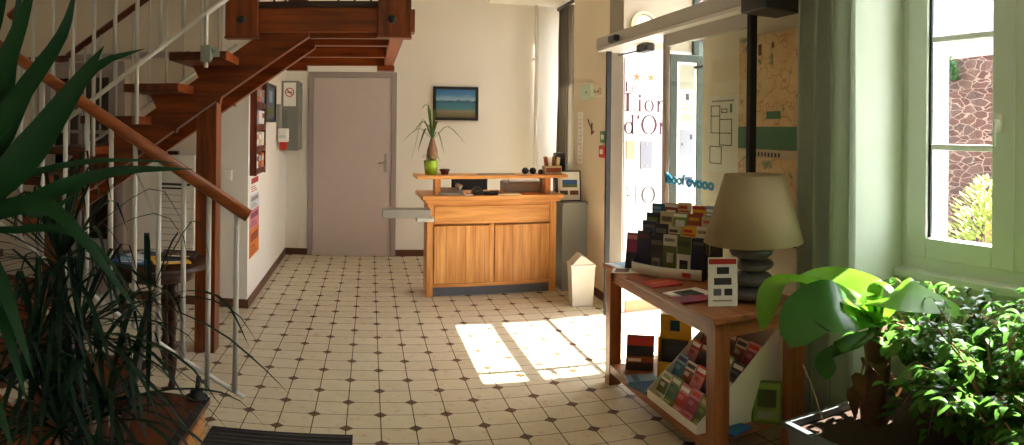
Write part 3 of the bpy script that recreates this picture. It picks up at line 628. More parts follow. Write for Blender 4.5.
def leaf(b, pts, w, mat, fold=.25, n=None, prof=None, ref=(0, 0, 1)):
    """tapering blade along a polyline"""
    P = [Vector(p) for p in pts]
    # resample by Catmull-Rom
    n = n or 8; out = []
    Q = [P[0]*2-P[1]]+P+[P[-1]*2-P[-2]]
    segs = len(P)-1
    for i in range(n+1):
        t = i/n*segs; k = min(int(t), segs-1); u = t-k; a, b_, c, d = Q[k], Q[k+1], Q[k+2], Q[k+3]
        out.append(.5*((2*b_)+(-a+c)*u+(2*a-5*b_+4*c-d)*u*u+(-a+3*b_-3*c+d)*u**3))
    vs = []; ref = Vector(ref)
    for i, p in enumerate(out):
        t = (out[min(i+1, n)]-out[max(i-1, 0)]).normalized()
        side = t.cross(ref)
        if side.length < .2: side = t.cross(Vector((.8, .6, 0)))
        side.normalize(); nrm = side.cross(t).normalized(); s_ = i/n
        ww = w*(prof(s_) if prof else min(1, .35+2.2*s_)*min(1, (1-s_)*1.9)**.8)*.5
        if i == n: ww = .0004
        vs += [p+side*ww+nrm*ww*fold, p, p-side*ww+nrm*ww*fold]
    fs = []
    for i in range(n): a = 3*i; fs += [(a, a+1, a+4, a+3), (a+1, a+2, a+5, a+4)]
    b.add(vs, fs, mat, True); return out
yucca()
o = thing('flower_pot', 'small dark red empty pot right of the lime green pot', 'pot', (.655, 5.53, 1.086))
MB().lathe([(.030, 1.086), (.040, 1.118), (.045, 1.12), (.045, 1.134), (.036, 1.134), (.034, 1.115), (.001, 1.112)], .655, 5.53, 'dark_red_pot', 18, caps=False).build('pot_body', o)
MB().lathe([(.034, 1.116), (.001, 1.118)], .655, 5.53, 'soil', 14).build('soil', o)
# office chair behind
o = thing('office_chair', 'navy office chair whose back shows under the desk shelf', 'chair', (1.07, 6.55, 0))
MB().box(.87, 1.26, 6.70, 6.76, .62, .975, 'navy_fabric', .03).build('backrest', o)
MB().box(.85, 1.29, 6.30, 6.72, .44, .52, 'navy_fabric', .03).build('seat', o)
MB().tube([(1.07, 6.5, .08), (1.07, 6.5, .44)], .03, 'black_plastic').tube([(1.07, 6.72, .50), (1.07, 6.76, .65)], .02, 'black_plastic').build('column', o)
for k in range(5):
    a = 2*PI*k/5+.3; MB().tube([(1.07, 6.5, .09), (1.07+.28*math.cos(a), 6.5+.28*math.sin(a), .06)], .018, 'black_plastic').lathe([(.025, 0.0), (.03, .02), (.025, .045)], 1.07+.28*math.cos(a), 6.5+.28*math.sin(a), 'black_rubber', 10).build('leg', o)
# counter-top items (z .905)
CT = .9065
o = thing('telephone', 'grey desk telephone on the left of the counter top', 'telephone', (.72, 5.56, CT)); 
MB().prism([(5.49, CT), (5.66, CT), (5.66, CT+.055), (5.49, CT+.02)], 'X', .63, .82, 'grey_plastic').build('base', o); MB().tube([(.78, 5.51, CT+.062), (.80, 5.56, CT+.075), (.78, 5.64, CT+.072)], .02, 'grey_plastic').build('handset', o)
MB().box(.60, .66, 5.50, 5.56, CT, CT+.03, 'grey_board', .006).build('charging_cradle', o)
b = MB(); b.box(.90, 1.0, 5.52, 5.6, CT, CT+.05, 'black_plastic', .012).box(.92, .98, 5.55, 5.62, CT+.03, CT+.062, 'black_plastic', .01).box(1.0, 1.05, 5.53, 5.58, CT, CT+.03, 'black_plastic', .008); tag(b.build('card_terminal'), 'black card terminal in the middle of the counter top', 'card terminal')
b = MB(); b.box(1.05, 1.14, 5.51, 5.545, CT, CT+.035, 'black_plastic', .01).tube([(1.03, 5.53, CT+.012), (1.16, 5.52, CT+.01)], .01, 'black_plastic'); tag(b.build('stapler'), 'small black stapler right of the card terminal', 'stapler')
b = MB(); b.box(.83, .90, 5.47, 5.53, CT, CT+.012, 'off_white_paper').box(.84, .895, 5.475, 5.525, CT+.012, CT+.016, 'red'); tag(b.build('notepad'), 'small notepad between telephone and card terminal', 'notepad')
b = MB(); b.box(1.12, 1.33, 5.47, 5.56, CT, CT+.010, 'beige').box(1.13, 1.32, 5.475, 5.555, CT+.01, CT+.013, 'off_white_paper'); tag(b.build('paper_pile'), 'flat pile of papers near the right shelf support', 'papers')
o = thing('laptop_tray', 'open silver printer behind the right shelf support reflecting the window', 'printer', (1.42, 5.85, CT))
MB().box(1.24, 1.60, 5.72, 5.98, CT, CT+.09, 'grey_plastic', .01).build('body', o); MB().prism([(5.72, CT+.091), (5.98, CT+.14), (5.98, CT+.15), (5.72, CT+.10)], 'X', 1.28, 1.56, 'white_plastic').build('lid', o)
o.name = 'printer'
b = MB(); b.obox((1.60, 5.70, CT+.065), (.09, .004, .13), Matrix.Rotation(.4, 4, 'Z') @ Matrix.Rotation(-.25, 4, 'X'), 'skyblue'); b.obox((1.60, 5.698, CT+.03), (.07, .004, .05), Matrix.Rotation(.4, 4, 'Z') @ Matrix.Rotation(-.25, 4, 'X'), 'navy'); tag(b.build('postcard_holder'), 'blue and white card standing by the right end of the counter top', 'card')
SH = 1.0865
def sunglass(x, l):
    b = MB(); b.lathe([(.012, SH), (.03, SH+.012), (.034, SH+.034), (.02, SH+.055), (.001, SH+.06)], x, 5.56, 'black_plastic', 14); tag(b.build('pebble_ornament'), l, 'ornament')
sunglass(1.385, 'left of the round black ornaments on the desk shelf'); sunglass(1.455, 'middle round black ornament on the desk shelf')
b = MB(); b.lathe([(.012, SH), (.024, SH+.008), (.026, SH+.024), (.012, SH+.04), (.001, SH+.042)], 1.53, 5.57, 'brown_dark', 14); tag(b.build('pebble_ornament'), 'smallest brown round ornament next to the leaflet basket', 'ornament')
b = MB(); b.box(.95, 1.28, 5.50, 5.60, SH, SH+.006, 'line_grey'); tag(b.build('flat_folder'), 'thin grey folder lying on the middle of the desk shelf', 'folder')
o = thing('leaflet_basket', 'small basket of folded leaflets on the right end of the desk shelf', 'basket', (1.64, 5.60, SH))
b = MB(); b.box(1.565, 1.725, 5.55, 5.66, SH, SH+.07, 'beige', .004); b.build('basket', o)
for k in range(4): MB().obox((1.59+.036*k, 5.60, SH+.09), (.032, .02, .13-.012*(k % 2)), Matrix.Rotation(.1*(k-1.5), 4, 'Y'), ('rust', 'off_white_paper', 'brown', 'beige')[k]).build('leaflet', o)
MB().box(1.575, 1.715, 5.545, 5.549, SH+.015, SH+.055, 'rust').build('basket_label', o)
# framed notice leaning on side counter, black box on it
o = thing('photo_frame', 'black framed white sheet with photos leaning on the grey side counter', 'picture frame', (1.815, 5.60, .8265), -.1)
fb = MB(); fb.T = Matrix.Rotation(-.16, 4, 'X')
fb.box(-.115, .115, 0, .012, 0, .012, 'black_plastic').box(-.115, .115, 0, .012, .275, .287, 'black_plastic').box(-.115, -.103, 0, .012, .012, .275, 'black_plastic').box(.103, .115, 0, .012, .012, .275, 'black_plastic'); fb.build('frame', o, local=True)
fb = MB(); fb.T = Matrix.Rotation(-.16, 4, 'X'); fb.box(-.103, .103, .005, .010, .012, .275, 'paper_white'); sh_ = fb.build('sheet', o, local=True)
fb = MB(); fb.T = Matrix.Rotation(-.16, 4, 'X'); fb.box(-.06, .08, .003, .005, .13, .20, 'blue').box(-.06, .08, .0025, .003, .13, .155, 'olive').box(-.085, -.01, .003, .005, .06, .10, 'charcoal').box(.01, .09, .003, .005, .06, .10, 'brown'); fb.build('printed_photo', sh_, local=True)
b = MB(); b.box(1.80, 1.90, 5.98, 6.10, .8265, 1.26, 'dark_grey', .01); b.box(1.82, 1.88, 5.975, 5.98, .95, 1.2, 'black_plastic'); tag(b.build('speaker_box'), 'upright dark grey box behind the leaning photo frame', 'box')
# waste bin
o = thing('waste_bin', 'cream plastic waste bin with grey swing lid by the right wall', 'bin', (1.74, 5.03, 0), -.12)
b = MB(); z0, z1 = 0, .35
vs = [(-.085, -.08, 0), (.085, -.08, 0), (.085, .08, 0), (-.085, .08, 0), (-.100, -.095, z1), (.100, -.095, z1), (.100, .095, z1), (-.100, .095, z1)]
b.add(vs, [(3, 2, 1, 0), (0, 1, 5, 4), (1, 2, 6, 5), (2, 3, 7, 6), (3, 0, 4, 7)], 'bin_plastic'); b.build('bin_body', o, local=True)
b = MB(); b.box(-.106, .106, -.101, .101, .346, .366, 'bin_grey', .006); b.build('lid_rim', o, local=True)
b = MB(); b.prism([(-.092, .367), (.095, .367), (.0, .440), (-.02, .442)], 'Y', -.09, .09, 'bin_plastic'); b.build('swing_flap', o, local=True)
# pipe, picture
b = MB(); b.tube([(1.93, YB-.045, 0), (1.93, YB-.045, 2.96)], .024, 'white_plastic', 12)
for z in (.9, 2.3): b.box(1.90, 1.96, YB-.05, YB, z, z+.03, 'white_plastic')
tag(b.build('heating_pipe'), 'white vertical pipe on the back wall left of the nook curtain', 'pipe')
o = thing('framed_picture', 'black framed seascape on the back wall above the desk', 'picture', (.983, YB-.03, 1.58))
b = MB(); b.box(.72, 1.245, YB-.03, YB-.004, 1.58, 1.612, 'black_plastic', .003).box(.72, 1.245, YB-.03, YB-.004, 1.935, 1.967, 'black_plastic', .003).box(.72, .752, YB-.03, YB-.004, 1.612, 1.935, 'black_plastic').box(1.213, 1.245, YB-.03, YB-.004, 1.612, 1.935, 'black_plastic'); b.build('frame', o)
pb = MB().box(-.231, .231, -.004, .004, 0, .323, 'seascape_print').build('print', o, local=True); pb.location = (0, .015, .032)

# ------------------------------------------------------------------ curtains
def curtain(name, y0, y1, x, z0, z1, folds, amp, mat, top_pinch=1.0, phase=0, axis='Y'):
    n = folds*10; rows = 10; vs = []
    rnd = random.Random(len(name)+folds); ph = [rnd.uniform(-.5, .5) for _ in range(folds+2)]
    for j in range(rows+1):
        t = j/rows; z = z1+(z0-z1)*t; w = top_pinch+(1-top_pinch)*t
        for i in range(n+1):
            s_ = i/n; yy_ = (y0+y1)/2+(s_-.5)*(y1-y0)*w; a = 2*PI*folds*s_+phase+ph[int(s_*folds)]*.4*math.sin(PI*t)
            xx_ = x+amp*(.7+.3*t)*math.sin(a)+.004*math.sin(9*t+s_*30); yy_ += amp*.4*math.sin(2*a)
            vs.append((xx_, yy_, z))
    fs = [(j*(n+1)+i, j*(n+1)+i+1, (j+1)*(n+1)+i+1, (j+1)*(n+1)+i) for j in range(rows) for i in range(n)]
    return MB().add(vs, fs, mat, True)
o = thing('curtain', 'full length sage grey curtain hanging between the map and the window', 'curtain', (1.87, 2.22, .02))
c1 = curtain('curtain main', 1.99, 2.33, 1.865, .02, 2.66, 3, .052, 'curtain_sage').build('curtain_panel', o)
c1.modifiers.new('thickness', 'SOLIDIFY').thickness = .004
b = MB(); b.tube([(1.875, .3, 2.69), (1.875, 2.45, 2.69)], .013, 'brown_dark').box(1.85, 1.96, 2.40, 2.43, 2.68, 2.71, 'brown_dark'); b.build('curtain_rod', o)
o = thing('curtain', 'taupe gathered curtain at the nook window beyond the desk', 'curtain', (2.2, 7.1, 1.0))
c1 = curtain('nook', 6.72, 7.18, 2.20, .95, 2.90, 5, .05, 'curtain_grey', .85).build('curtain_panel', o); c1.modifiers.new('thickness', 'SOLIDIFY').thickness = .004
MB().tube([(2.20, 6.2, 2.93), (2.20, 7.28, 2.93)], .022, 'brown_dark').lathe([(.03, 2.90), (.036, 2.93), (.03, 2.96)], 2.20, 6.2, 'brown_dark', 10).build('curtain_rod', o)

# ------------------------------------------------------------------ things on the right wall near the door
b = MB(); b.box(XR-.035, XR, 5.36, 5.66, 1.765, 1.905, 'pale_green', .006).box(XR-.038, XR-.035, 5.46, 5.48, 1.82, 1.84, 'dull_green'); tag(b.build('thermostat_box'), 'pale green box on the right wall above the key hooks', 'control box')
o = thing('coat_hook', 'small metal hook on the wall beside the pale green box', 'hook', (XR, 5.21, 1.80)); MB().box(XR-.012, XR, 5.18, 5.24, 1.80, 1.86, 'beige', .003).build('hook_plate', o); MB().tube([(XR-.012, 5.21, 1.83), (XR-.05, 5.21, 1.815), (XR-.055, 5.21, 1.84)], .005, 'steel').tube([(XR-.03, 5.08, 1.78), (XR-.03, 5.24, 1.785)], .005, 'white_plastic').build('hook', o)
o = thing('key_hanger', 'bent wire key hanger on the right wall below the pale green box', 'hook', (XR, 5.42, 1.45)); MB().tube([(XR-.012, 5.48, 1.585), (XR-.015, 5.44, 1.54), (XR-.02, 5.40, 1.53), (XR-.02, 5.36, 1.50)], .006, 'steel').build('wire', o); MB().tube([(XR-.015, 5.37, 1.55), (XR-.02, 5.36, 1.50), (XR-.03, 5.33, 1.45), (XR-.02, 5.31, 1.48)], .007, 'brown').build('keys', o)
b = MB(); b.box(XR-.004, XR, 5.66, 5.80, 1.17, 1.66, 'paper_white')
for k in range(12): b.box(XR-.005, XR-.004, 5.67+.01*(k % 3), 5.78-.02*(k % 4), 1.20+k*.038, 1.205+k*.038, 'line_grey')
tag(b.build('paper_list'), 'tall thin paper list taped to the right wall edge by the desk', 'notice')
b = MB(); b.box(XR-.03, XR, 5.0, 5.125, 1.38, 1.48, 'dull_green', .006).box(XR-.033, XR-.03, 5.03, 5.09, 1.41, 1.45, 'paper_white'); tag(b.build('exit_button'), 'green push button box above the red call point', 'button')
b = MB(); b.box(XR-.04, XR, 5.0, 5.125, 1.255, 1.355, 'red', .006).box(XR-.043, XR-.04, 5.03, 5.09, 1.285, 1.325, 'paper_white'); tag(b.build('fire_call_point'), 'red fire alarm call point beside the sliding door', 'alarm')
# evacuation plan
o = thing('evacuation_plan', 'printed floor plan behind the sliding glass panel', 'poster', (XR-.006, 3.17, 1.26))
MB().box(XR-.006, XR-.001, 3.0, 3.325, 1.255, 1.70, 'off_white_paper').build('sheet', o)
b = MB(); xw0, xw1 = XR-.008, XR-.006
def pl(y0, z0, y1, z1, t=.005): b.box(xw0, xw1, min(y0, y1), max(y0, y1)+t, min(z0, z1), max(z0, z1)+t, 'ink')
for (y0, y1, z0, z1) in ((3.20, 3.30, 1.58, 1.64), (3.20, 3.30, 1.48, 1.58), (3.07, 3.20, 1.48, 1.56), (3.07, 3.20, 1.41, 1.48), (3.18, 3.31, 1.30, 1.40), (3.12, 3.18, 1.60, 1.62)):
    pl(y0, z0, y1, z0); pl(y0, z1, y1, z1); pl(y0, z0, y0, z1); pl(y1, z0, y1, z1)
b.box(xw0, xw1, 3.05, 3.29, 1.665, 1.675, 'line_grey').box(xw0, xw1, 3.07, 3.09, 1.60, 1.65, 'dull_green'); b.build('plan_drawing', o)
# map
o = thing('wall_map', 'large beige area map with green band on the wall behind the lamp', 'map', (XR-.01, 2.65, .93))
mp_ = MB().box(-.004, .004, -.42, .34, 0, 1.08, 'map_print').build('map_sheet', o, local=True)
MB().box(XR-.0155, XR-.0145, 2.23, 2.99, 1.40, 1.52, 'dull_green').box(XR-.0155, XR-.0145, 2.23, 2.99, 1.355, 1.398, 'beige').build('green_band', o)
for k in range(8): MB().box(XR-.0162, XR-.0156, 2.60+k*.03, 2.615+k*.03, 1.362, 1.385, 'ink').build('printed_mark', o)
for (y0, y1, z0, z1, mt) in ((2.77, 2.80, 1.90, 1.96, 'brown'), (2.66, 2.68, 1.93, 1.96, 'brown'), (2.60, 2.72, 1.56, 1.60, 'dull_green')): MB().box(XR-.0162, XR-.0145, y0, y1, z0, z1, mt).build('map_legend', o)
MB().box(XR-.014, XR-.001, 2.22, 3.0, .915, .93, 'rust').build('map_rail', o); MB().box(XR-.014, XR-.001, 2.22, 3.0, 2.01, 2.02, 'beige').build('map_rail', o)

# ------------------------------------------------------------------ left wall things
o = thing('leaflet_rack', 'tall dark wooden wall rack of leaflets on the left wall', 'rack', (XL, 5.3, 1.1))
b = MB(); b.box(XL, XL+.02, 5.06, 5.52, 1.09, 1.92, 'rack_wood'); b.box(XL+.02, XL+.055, 5.06, 5.08, 1.09, 1.92, 'rack_wood').box(XL+.02, XL+.055, 5.50, 5.52, 1.09, 1.92, 'rack_wood')
for z in (1.10, 1.28, 1.46, 1.64): b.box(XL+.02, XL+.058, 5.08, 5.50, z, z+.012, 'rack_wood').box(XL+.053, XL+.058, 5.08, 5.50, z+.012, z+.05, 'rack_wood')
b.build('rack_frame', o)
cols_ = ['off_white_paper', 'pink', 'paper_white', 'rust', 'skyblue', 'beige', 'orange', 'paper_white']
names_ = {'off_white_paper': 'off-white', 'pink': 'pink', 'paper_white': 'white', 'rust': 'rust red', 'skyblue': 'sky blue', 'beige': 'beige', 'orange': 'orange', 'yellow': 'yellow', 'red': 'red', 'lime': 'lime green', 'teal': 'teal', 'blue': 'blue', 'navy': 'navy', 'purple': 'purple', 'magenta': 'magenta', 'charcoal': 'charcoal', 'brown': 'brown', 'slate_blue': 'slate blue', 'olive': 'olive', 'dull_green': 'green', 'ink': 'black', 'line_grey': 'grey', 'plaque_blue': 'pale blue', 'cyan_decal': 'bright blue', 'dark_grey': 'dark grey'}
k = 0
tier_n = ['lowest', 'second', 'third', 'top']; pos_n = ['near', 'middle', 'far']
for ti, z in enumerate((1.113, 1.293, 1.473, 1.653)):
    for j, y in enumerate((5.09, 5.23, 5.37)):
        mt = cols_[(k*3+ti) % 8]; b = MB(); b.box(XL+.022, XL+.045, y, y+.115, z, z+.15, mt).box(XL+.045, XL+.0462, y+.01, y+.105, z+.09, z+.13, cols_[(k+3) % 8]); k += 1
        tag(b.build('leaflet'), f'{names_[mt]} leaflets at the {pos_n[j]} end of the {tier_n[ti]} pocket row of the wall rack', 'leaflet', 'leaflets in the wall rack')
posters = [(1.085, .93, 'paper_white', 'red', 'white poster with small red mark just below the wall rack'), (.925, .80, 'plaque_blue', 'line_grey', 'pale poster second below the wall rack'), (.795, .64, 'pink', 'purple', 'pink and purple poster on the left wall'), (.635, .40, 'orange', 'rust', 'orange poster lowest on the left wall')]
for zt, zb, mt, m2, lb in posters:
    b = MB(); b.box(XL, XL+.004, 5.07, 5.50, zb, zt, mt).box(XL+.004, XL+.005, 5.12, 5.45, zb+(zt-zb)*.55, zb+(zt-zb)*.85, m2)
    for q in range(3): b.box(XL+.004, XL+.005, 5.12, 5.40-.05*q, zb+(zt-zb)*(.12+.12*q), zb+(zt-zb)*(.17+.12*q), m2)
    tag(b.build('poster'), lb, 'poster', 'posters under the wall rack')
o = thing('framed_picture', 'black framed picture on the left wall beside the grey cabinet', 'picture', (XL, 6.03, 1.53))
b = MB(); b.box(XL, XL+.025, 5.73, 6.34, 1.53, 1.56, 'black_plastic').box(XL, XL+.025, 5.73, 6.34, 1.865, 1.895, 'black_plastic').box(XL, XL+.025, 5.73, 5.77, 1.56, 1.865, 'black_plastic').box(XL, XL+.025, 6.30, 6.34, 1.56, 1.865, 'black_plastic'); b.build('frame', o)
MB().box(XL+.002, XL+.012, 5.77, 6.30, 1.56, 1.865, 'slate_blue').box(XL+.012, XL+.013, 5.95, 6.15, 1.72, 1.83, 'skyblue').box(XL+.012, XL+.013, 5.85, 6.25, 1.60, 1.66, 'olive').build('print', o)
# grey board with no-smoking sign on the back wall corner
o = thing('wall_cabinet', 'grey metal wall cabinet in the corner carrying a no smoking sign', 'cabinet', (-.87, 7.08, 1.23))
MB().box(XL, -.775, 6.86, YB-.002, 1.23, 1.985, 'grey_board', .004).build('cabinet_body', o)
sg = MB().box(-.935, -.80, 6.852, 6.86, 1.71, 1.965, 'paper_white').build('no_smoking_sign', o)
b = MB(); ring(b, -.868, 1.86, .05, .05, .010, .010, 6.849, 6.852, 'red', n=28); b.obox((-.868, 6.8505, 1.86), (.085, .002, .010), Matrix.Rotation(.78, 4, 'Y'), 'red'); b.box(-.895, -.842, 6.8495, 6.852, 1.855, 1.866, 'charcoal'); b.build('prohibition_ring', sg)
o = thing('soap_dispenser', 'clear dispenser with white label and red foot on the left wall corner', 'dispenser', (XL, 6.62, 1.25))
MB().box(XL, XL+.09, 6.52, 6.72, 1.40, 1.66, 'clear_plastic', .01).box(XL, XL+.03, 6.52, 6.72, 1.40, 1.72, 'grey_plastic').build('container', o)
MB().box(XL+.02, XL+.11, 6.50, 6.70, 1.33, 1.47, 'paper_white', .006).box(XL+.03, XL+.10, 6.498, 6.50, 1.37, 1.40, 'plaque_blue').build('dispenser_front', o)
MB().box(XL+.03, XL+.10, 6.54, 6.66, 1.25, 1.33, 'red', .006).build('dispenser_foot', o, label='red foot')
b = MB(); b.box(-.80, -.785, YB-.02, YB, 0.08, 2.0, 'white_plastic').box(-.795, -.755, YB-.05, YB, 1.92, 1.96, 'white_plastic'); tag(b.build('cable_duct'), 'thin white cable duct beside the grey door', 'cable duct')
b = MB(); b.box(-1.175, -1.09, YS-.012, YS, 1.055, 1.145, 'white_plastic', .004).box(-1.155, -1.11, YS-.016, YS-.012, 1.075, 1.125, 'white_plastic', .003); tag(b.build('light_switch'), 'white light switch beside the wooden stair post', 'switch')
o = thing('information_board', 'cream board with printed heading hanging under the stairs', 'notice board', (-1.64, YS-.02, .36))
MB().box(-1.90, -1.395, YS-.03, YS-.002, .36, 1.25, 'off_white_paper', .004).build('board', o)
b = MB(); b.box(-1.70, -1.43, YS-.032, YS-.03, 1.00, 1.02, 'ink').box(-1.70, -1.50, YS-.032, YS-.03, .97, .985, 'ink')
for k in range(9): b.box(-1.70, -1.46+.03*(k % 3), YS-.0315, YS-.03, .92-k*.055, .925-k*.055, 'line_grey')
b.build('printed_text', o); MB().box(-1.62, -1.53, YS-.05, YS-.001, 1.252, 1.285, 'steel', .003).build('clip', o)

# ------------------------------------------------------------------ round table with magazines
o = thing('round_table', 'dark round side table with turned legs behind the stair railing', 'table', (-1.17, 3.38, 0))
TX, TY = -1.17, 3.36
MB().lathe([(.27, .700), (.30, .708), (.305, .72), (.30, .735), (.29, .74), (.001, .74)], TX, TY, 'dark_wood', 40).build('tabletop', o)
MB().lathe([(.22, .64), (.22, .70)], TX, TY, 'dark_wood', 32).build('apron', o)
for k in range(3):
    a = R(-35)+2*PI*k/3; lx, ly = TX+.17*math.cos(a), TY+.17*math.sin(a)
    MB().lathe([(.014, 0), (.022, .02), (.014, .05), (.024, .12), (.028, .2), (.016, .25), (.030, .27), (.016, .29), (.026, .38), (.030, .46), (.018, .5), (.032, .52), (.018, .545), (.03, .57), (.03, .64)], lx, ly, 'dark_wood', 14).build('leg', o)
mz = [((-1.27, 3.28), .2, 'blue', 'skyblue', 'blue magazine at the left of the round table'), ((-1.20, 3.42), -.5, 'plaque_blue', 'navy', 'pale blue magazine at the back of the round table'), ((-1.06, 3.29), .5, 'yellow', 'charcoal', 'yellow and black magazine at the right of the round table'), ((-1.05, 3.43), .1, 'charcoal', 'brown', 'dark magazine at the rear right of the round table')]
for i, ((x, y), a, m1, m2, lb) in enumerate(mz):
    z = .741+.0062*i
    b = MB(); b.obox((x, y, z+.003), (.20, .26 if i < 2 else .2, .006), a, m1); b.obox((x, y, z+.0064), (.15, .10, .0006), a, m2); b.obox((x+.02, y-.07, z+.0064), (.12, .02, .0006), a, 'paper_white')
    tag(b.build('magazine'), lb, 'magazine', 'magazines on the round table')
# door mat
b = MB(); b.box(-.70, -.06, 2.10, 2.84, .001, .012, 'black_rubber', .003)
for k in range(18): b.box(-.69, -.07, 2.115+k*.04, 2.13+k*.04, .012, .016, 'charcoal')
tag(b.build('doormat'), 'black ribbed doormat on the tiles at the foot of the stairs', 'doormat')
# ------------------------------------------------------------------ oak console table
TXa, TXb, TYa, TYb, TZ = 1.29, 1.775, 2.14, 3.36, .735
o = thing('console_table', 'oak console table with a low shelf standing in front of the sliding door', 'table', (1.53, 2.75, 0))
MB().box(TXa, TXb, TYa, TYb, TZ-.028, TZ, 'oak_y', .004).build('tabletop', o)
b = MB(); b.box(TXa+.03, TXa+.055, TYa+.08, TYb-.08, TZ-.10, TZ-.029, 'oak_y').box(TXb-.055, TXb-.03, TYa+.08, TYb-.08, TZ-.10, TZ-.029, 'oak_y').box(TXa+.08, TXb-.08, TYa+.03, TYa+.055, TZ-.10, TZ-.029, 'oak_x').box(TXa+.08, TXb-.08, TYb-.055, TYb-.03, TZ-.10, TZ-.029, 'oak_x'); b.build('apron', o)
for x in (TXa+.015, TXb-.085):
    for y in (TYa+.015, TYb-.085): MB().box(x, x+.07, y, y+.07, 0, TZ-.0285, 'oak_z', .003).build('leg', o)
SZ = .135
MB().box(TXa+.03, TXb-.03, TYa+.086, TYb-.086, SZ-.022, SZ, 'oak_y', .003).box(TXa+.018, TXa+.04, TYa+.086, TYb-.086, SZ-.05, SZ+.001, 'oak_y', .002).build('shelf', o)
TZ += .0005; SZ += .002

# ------------------------------------------------------------------ printed matter
def card(name, lb, cat, group, loc, w, h, t, yaw, lean, base, blocks, seed=None):
    """a booklet: local X width, Z height, front faces -Y"""
    b = MB(); b.box(-w/2, w/2, 0, t, 0, h, base)
    for (x0, z0, x1, z1, mt) in blocks: b.box(-w/2+x0*w, -w/2+x1*w, -.0006, 0, z0*h, z1*h, mt)
    o = b.build(name, local=True); o.location = loc; o.rotation_euler = (-lean, 0, yaw)
    return tag(o, lb, cat, group)
def art(base, accent, photo):
    return [(.08, .80, .92, .93, accent), (.0, .28, 1, .72, photo), (.12, .50, .60, .64, base), (.10, .08, .6, .12, accent), (.10, .16, .75, .19, accent)]
FX = -PI/2   # faces -X
# tiered rack on the table, turned towards the room
RK = Matrix.Translation((1.487, 2.925, TZ)) @ Matrix.Rotation(-1.0, 4, 'Z')
o = thing('leaflet_rack', 'stepped grey leaflet rack on the oak table top', 'rack', (1.487, 2.925, TZ), -1.0)
b = MB()
vs_side = [(-.03, 0.0), (.20, 0.0), (.20, .30), (.185, .30), (.13, .20), (.08, .15), (.03, .10), (-.03, .055)]
steps = [(.01, .008), (.06, .058), (.11, .108), (.16, .158)]
for x in (-.21, .206): b.prism([(y, z_) for y, z_ in vs_side], 'X', x, x+.004, 'charcoal')
b.box(-.206, .206, -.03, .20, 0, .004, 'grey_plastic')
for y, z_ in steps: b.box(-.206, .206, y-.015, y+.028, z_-.004, z_, 'grey_plastic').box(-.206, .206, y+.029, y+.032, z_-.004 if z_ > .05 else .004, z_+.11, 'charcoal')
b.build('rack_frame', o, local=True)
b = MB(); n = 14; vs = []
for i in range(n+1):
    x = -.206+.412*i/n; bow = .04*math.sin(PI*i/n)
    for z_ in (.005, .060): vs += [(x, -.032-bow, z_), (x, -.036-bow, z_)]
fs = []
for i in range(n): a = 4*i; c = a+4; fs += [(a, a+2, c+2, c), (a+1, c+1, c+3, a+3), (a+2, a+3, c+3, c+2), (a, c, c+1, a+1)]
b.add(vs, fs, 'off_white_paper', True).box(.11, .16, -.062, -.060, .018, .042, 'red'); b.build('front_lip', o, local=True, label='curved pale front lip')
rows = [
 [('charcoal', 'purple', 'navy'), ('dark_grey', 'line_grey', 'charcoal'), ('off_white_paper', 'ink', 'olive'), ('off_white_paper', 'ink', 'olive'), ('charcoal', 'slate_blue', 'navy')],
 [('slate_blue', 'navy', 'charcoal'), ('slate_blue', 'line_grey', 'charcoal'), ('beige', 'charcoal', 'olive'), ('yellow', 'red', 'olive'), ('off_white_paper', 'rust', 'olive')],
 [('olive', 'lime', 'charcoal'), ('off_white_paper', 'charcoal', 'beige'), ('lime', 'paper_white', 'olive'), ('rust', 'yellow', 'pink'), ('beige', 'red', 'brown')],
 [('teal', 'skyblue', 'blue'), ('rust', 'paper_white', 'beige'), ('beige', 'red', 'line_grey'), ('yellow', 'red', 'orange'), ('skyblue', 'paper_white', 'pink')]]
rn = ['front', 'second', 'third', 'back']; pn = ['farthest from the lamp', 'fourth from the lamp', 'third from the lamp', 'second from the lamp', 'first from the lamp']
def art2(k, a, c1, c2):
    if k == 0: return [(.0, .78, 1, .97, a), (.12, .83, .88, .91, c1), (.0, .05, 1, .72, c2), (.3, .3, .8, .55, a)]
    if k == 1: return [(.08, .84, .7, .92, c1), (.08, .76, .9, .80, c1), (.05, .20, .95, .70, c2), (.1, .06, .8, .12, c1)]
    if k == 2: return [(0, .55, 1, 1, c2), (.1, .75, .9, .88, c1), (.2, .10, .8, .40, c1), (.25, .15, .7, .3, c2)]
    return [(.0, .9, 1, .98, c1), (.15, .66, .85, .82, c1), (0, 0, 1, .5, c2), (.5, .2, .9, .45, c1)]
rnd = random.Random(2)
for i, row in enumerate(rows):
    for j, (c0, c1, c2) in enumerate(row):
        y, z_ = steps[i]; hh = .195+.02*rnd.random(); x = -.166+j*.083+rnd.uniform(-.004, .004)
        p = RK @ Vector((x, y-.010, z_+.0006)); card('brochure', f'{names_[c0]} brochure, {pn[j]} in the {rn[i]} tier of the table rack', 'brochure', 'brochures in the table rack', p, .079, hh, .010, -1.0+rnd.uniform(-.03, .03), .06, c0, art2((i*3+j*2+(i*j) % 3) % 4, c0, c1, c2))
p = RK @ Vector((-.245, .03, .0)); card('brochure', 'purple magazine standing beside the far end of the table rack', 'brochure', None, (p.x, p.y, TZ), .09, .20, .012, -.9, .12, 'purple', [(.05, .82, .9, .94, 'pink'), (0, 0, 1, .45, 'charcoal'), (.1, .5, .8, .75, 'magenta')])
card('standing_card', 'white card with red heading and three photos leaning by the pebble lamp', 'card', None, (1.425, 2.295, TZ), .125, .215, .006, -.45, .16, 'paper_white', [(.03, .86, .97, .97, 'red'), (.30, .66, .72, .80, 'charcoal'), (.20, .44, .80, .58, 'ink'), (.18, .22, .45, .36, 'slate_blue'), (.55, .22, .82, .36, 'charcoal'), (.15, .10, .8, .13, 'line_grey')])
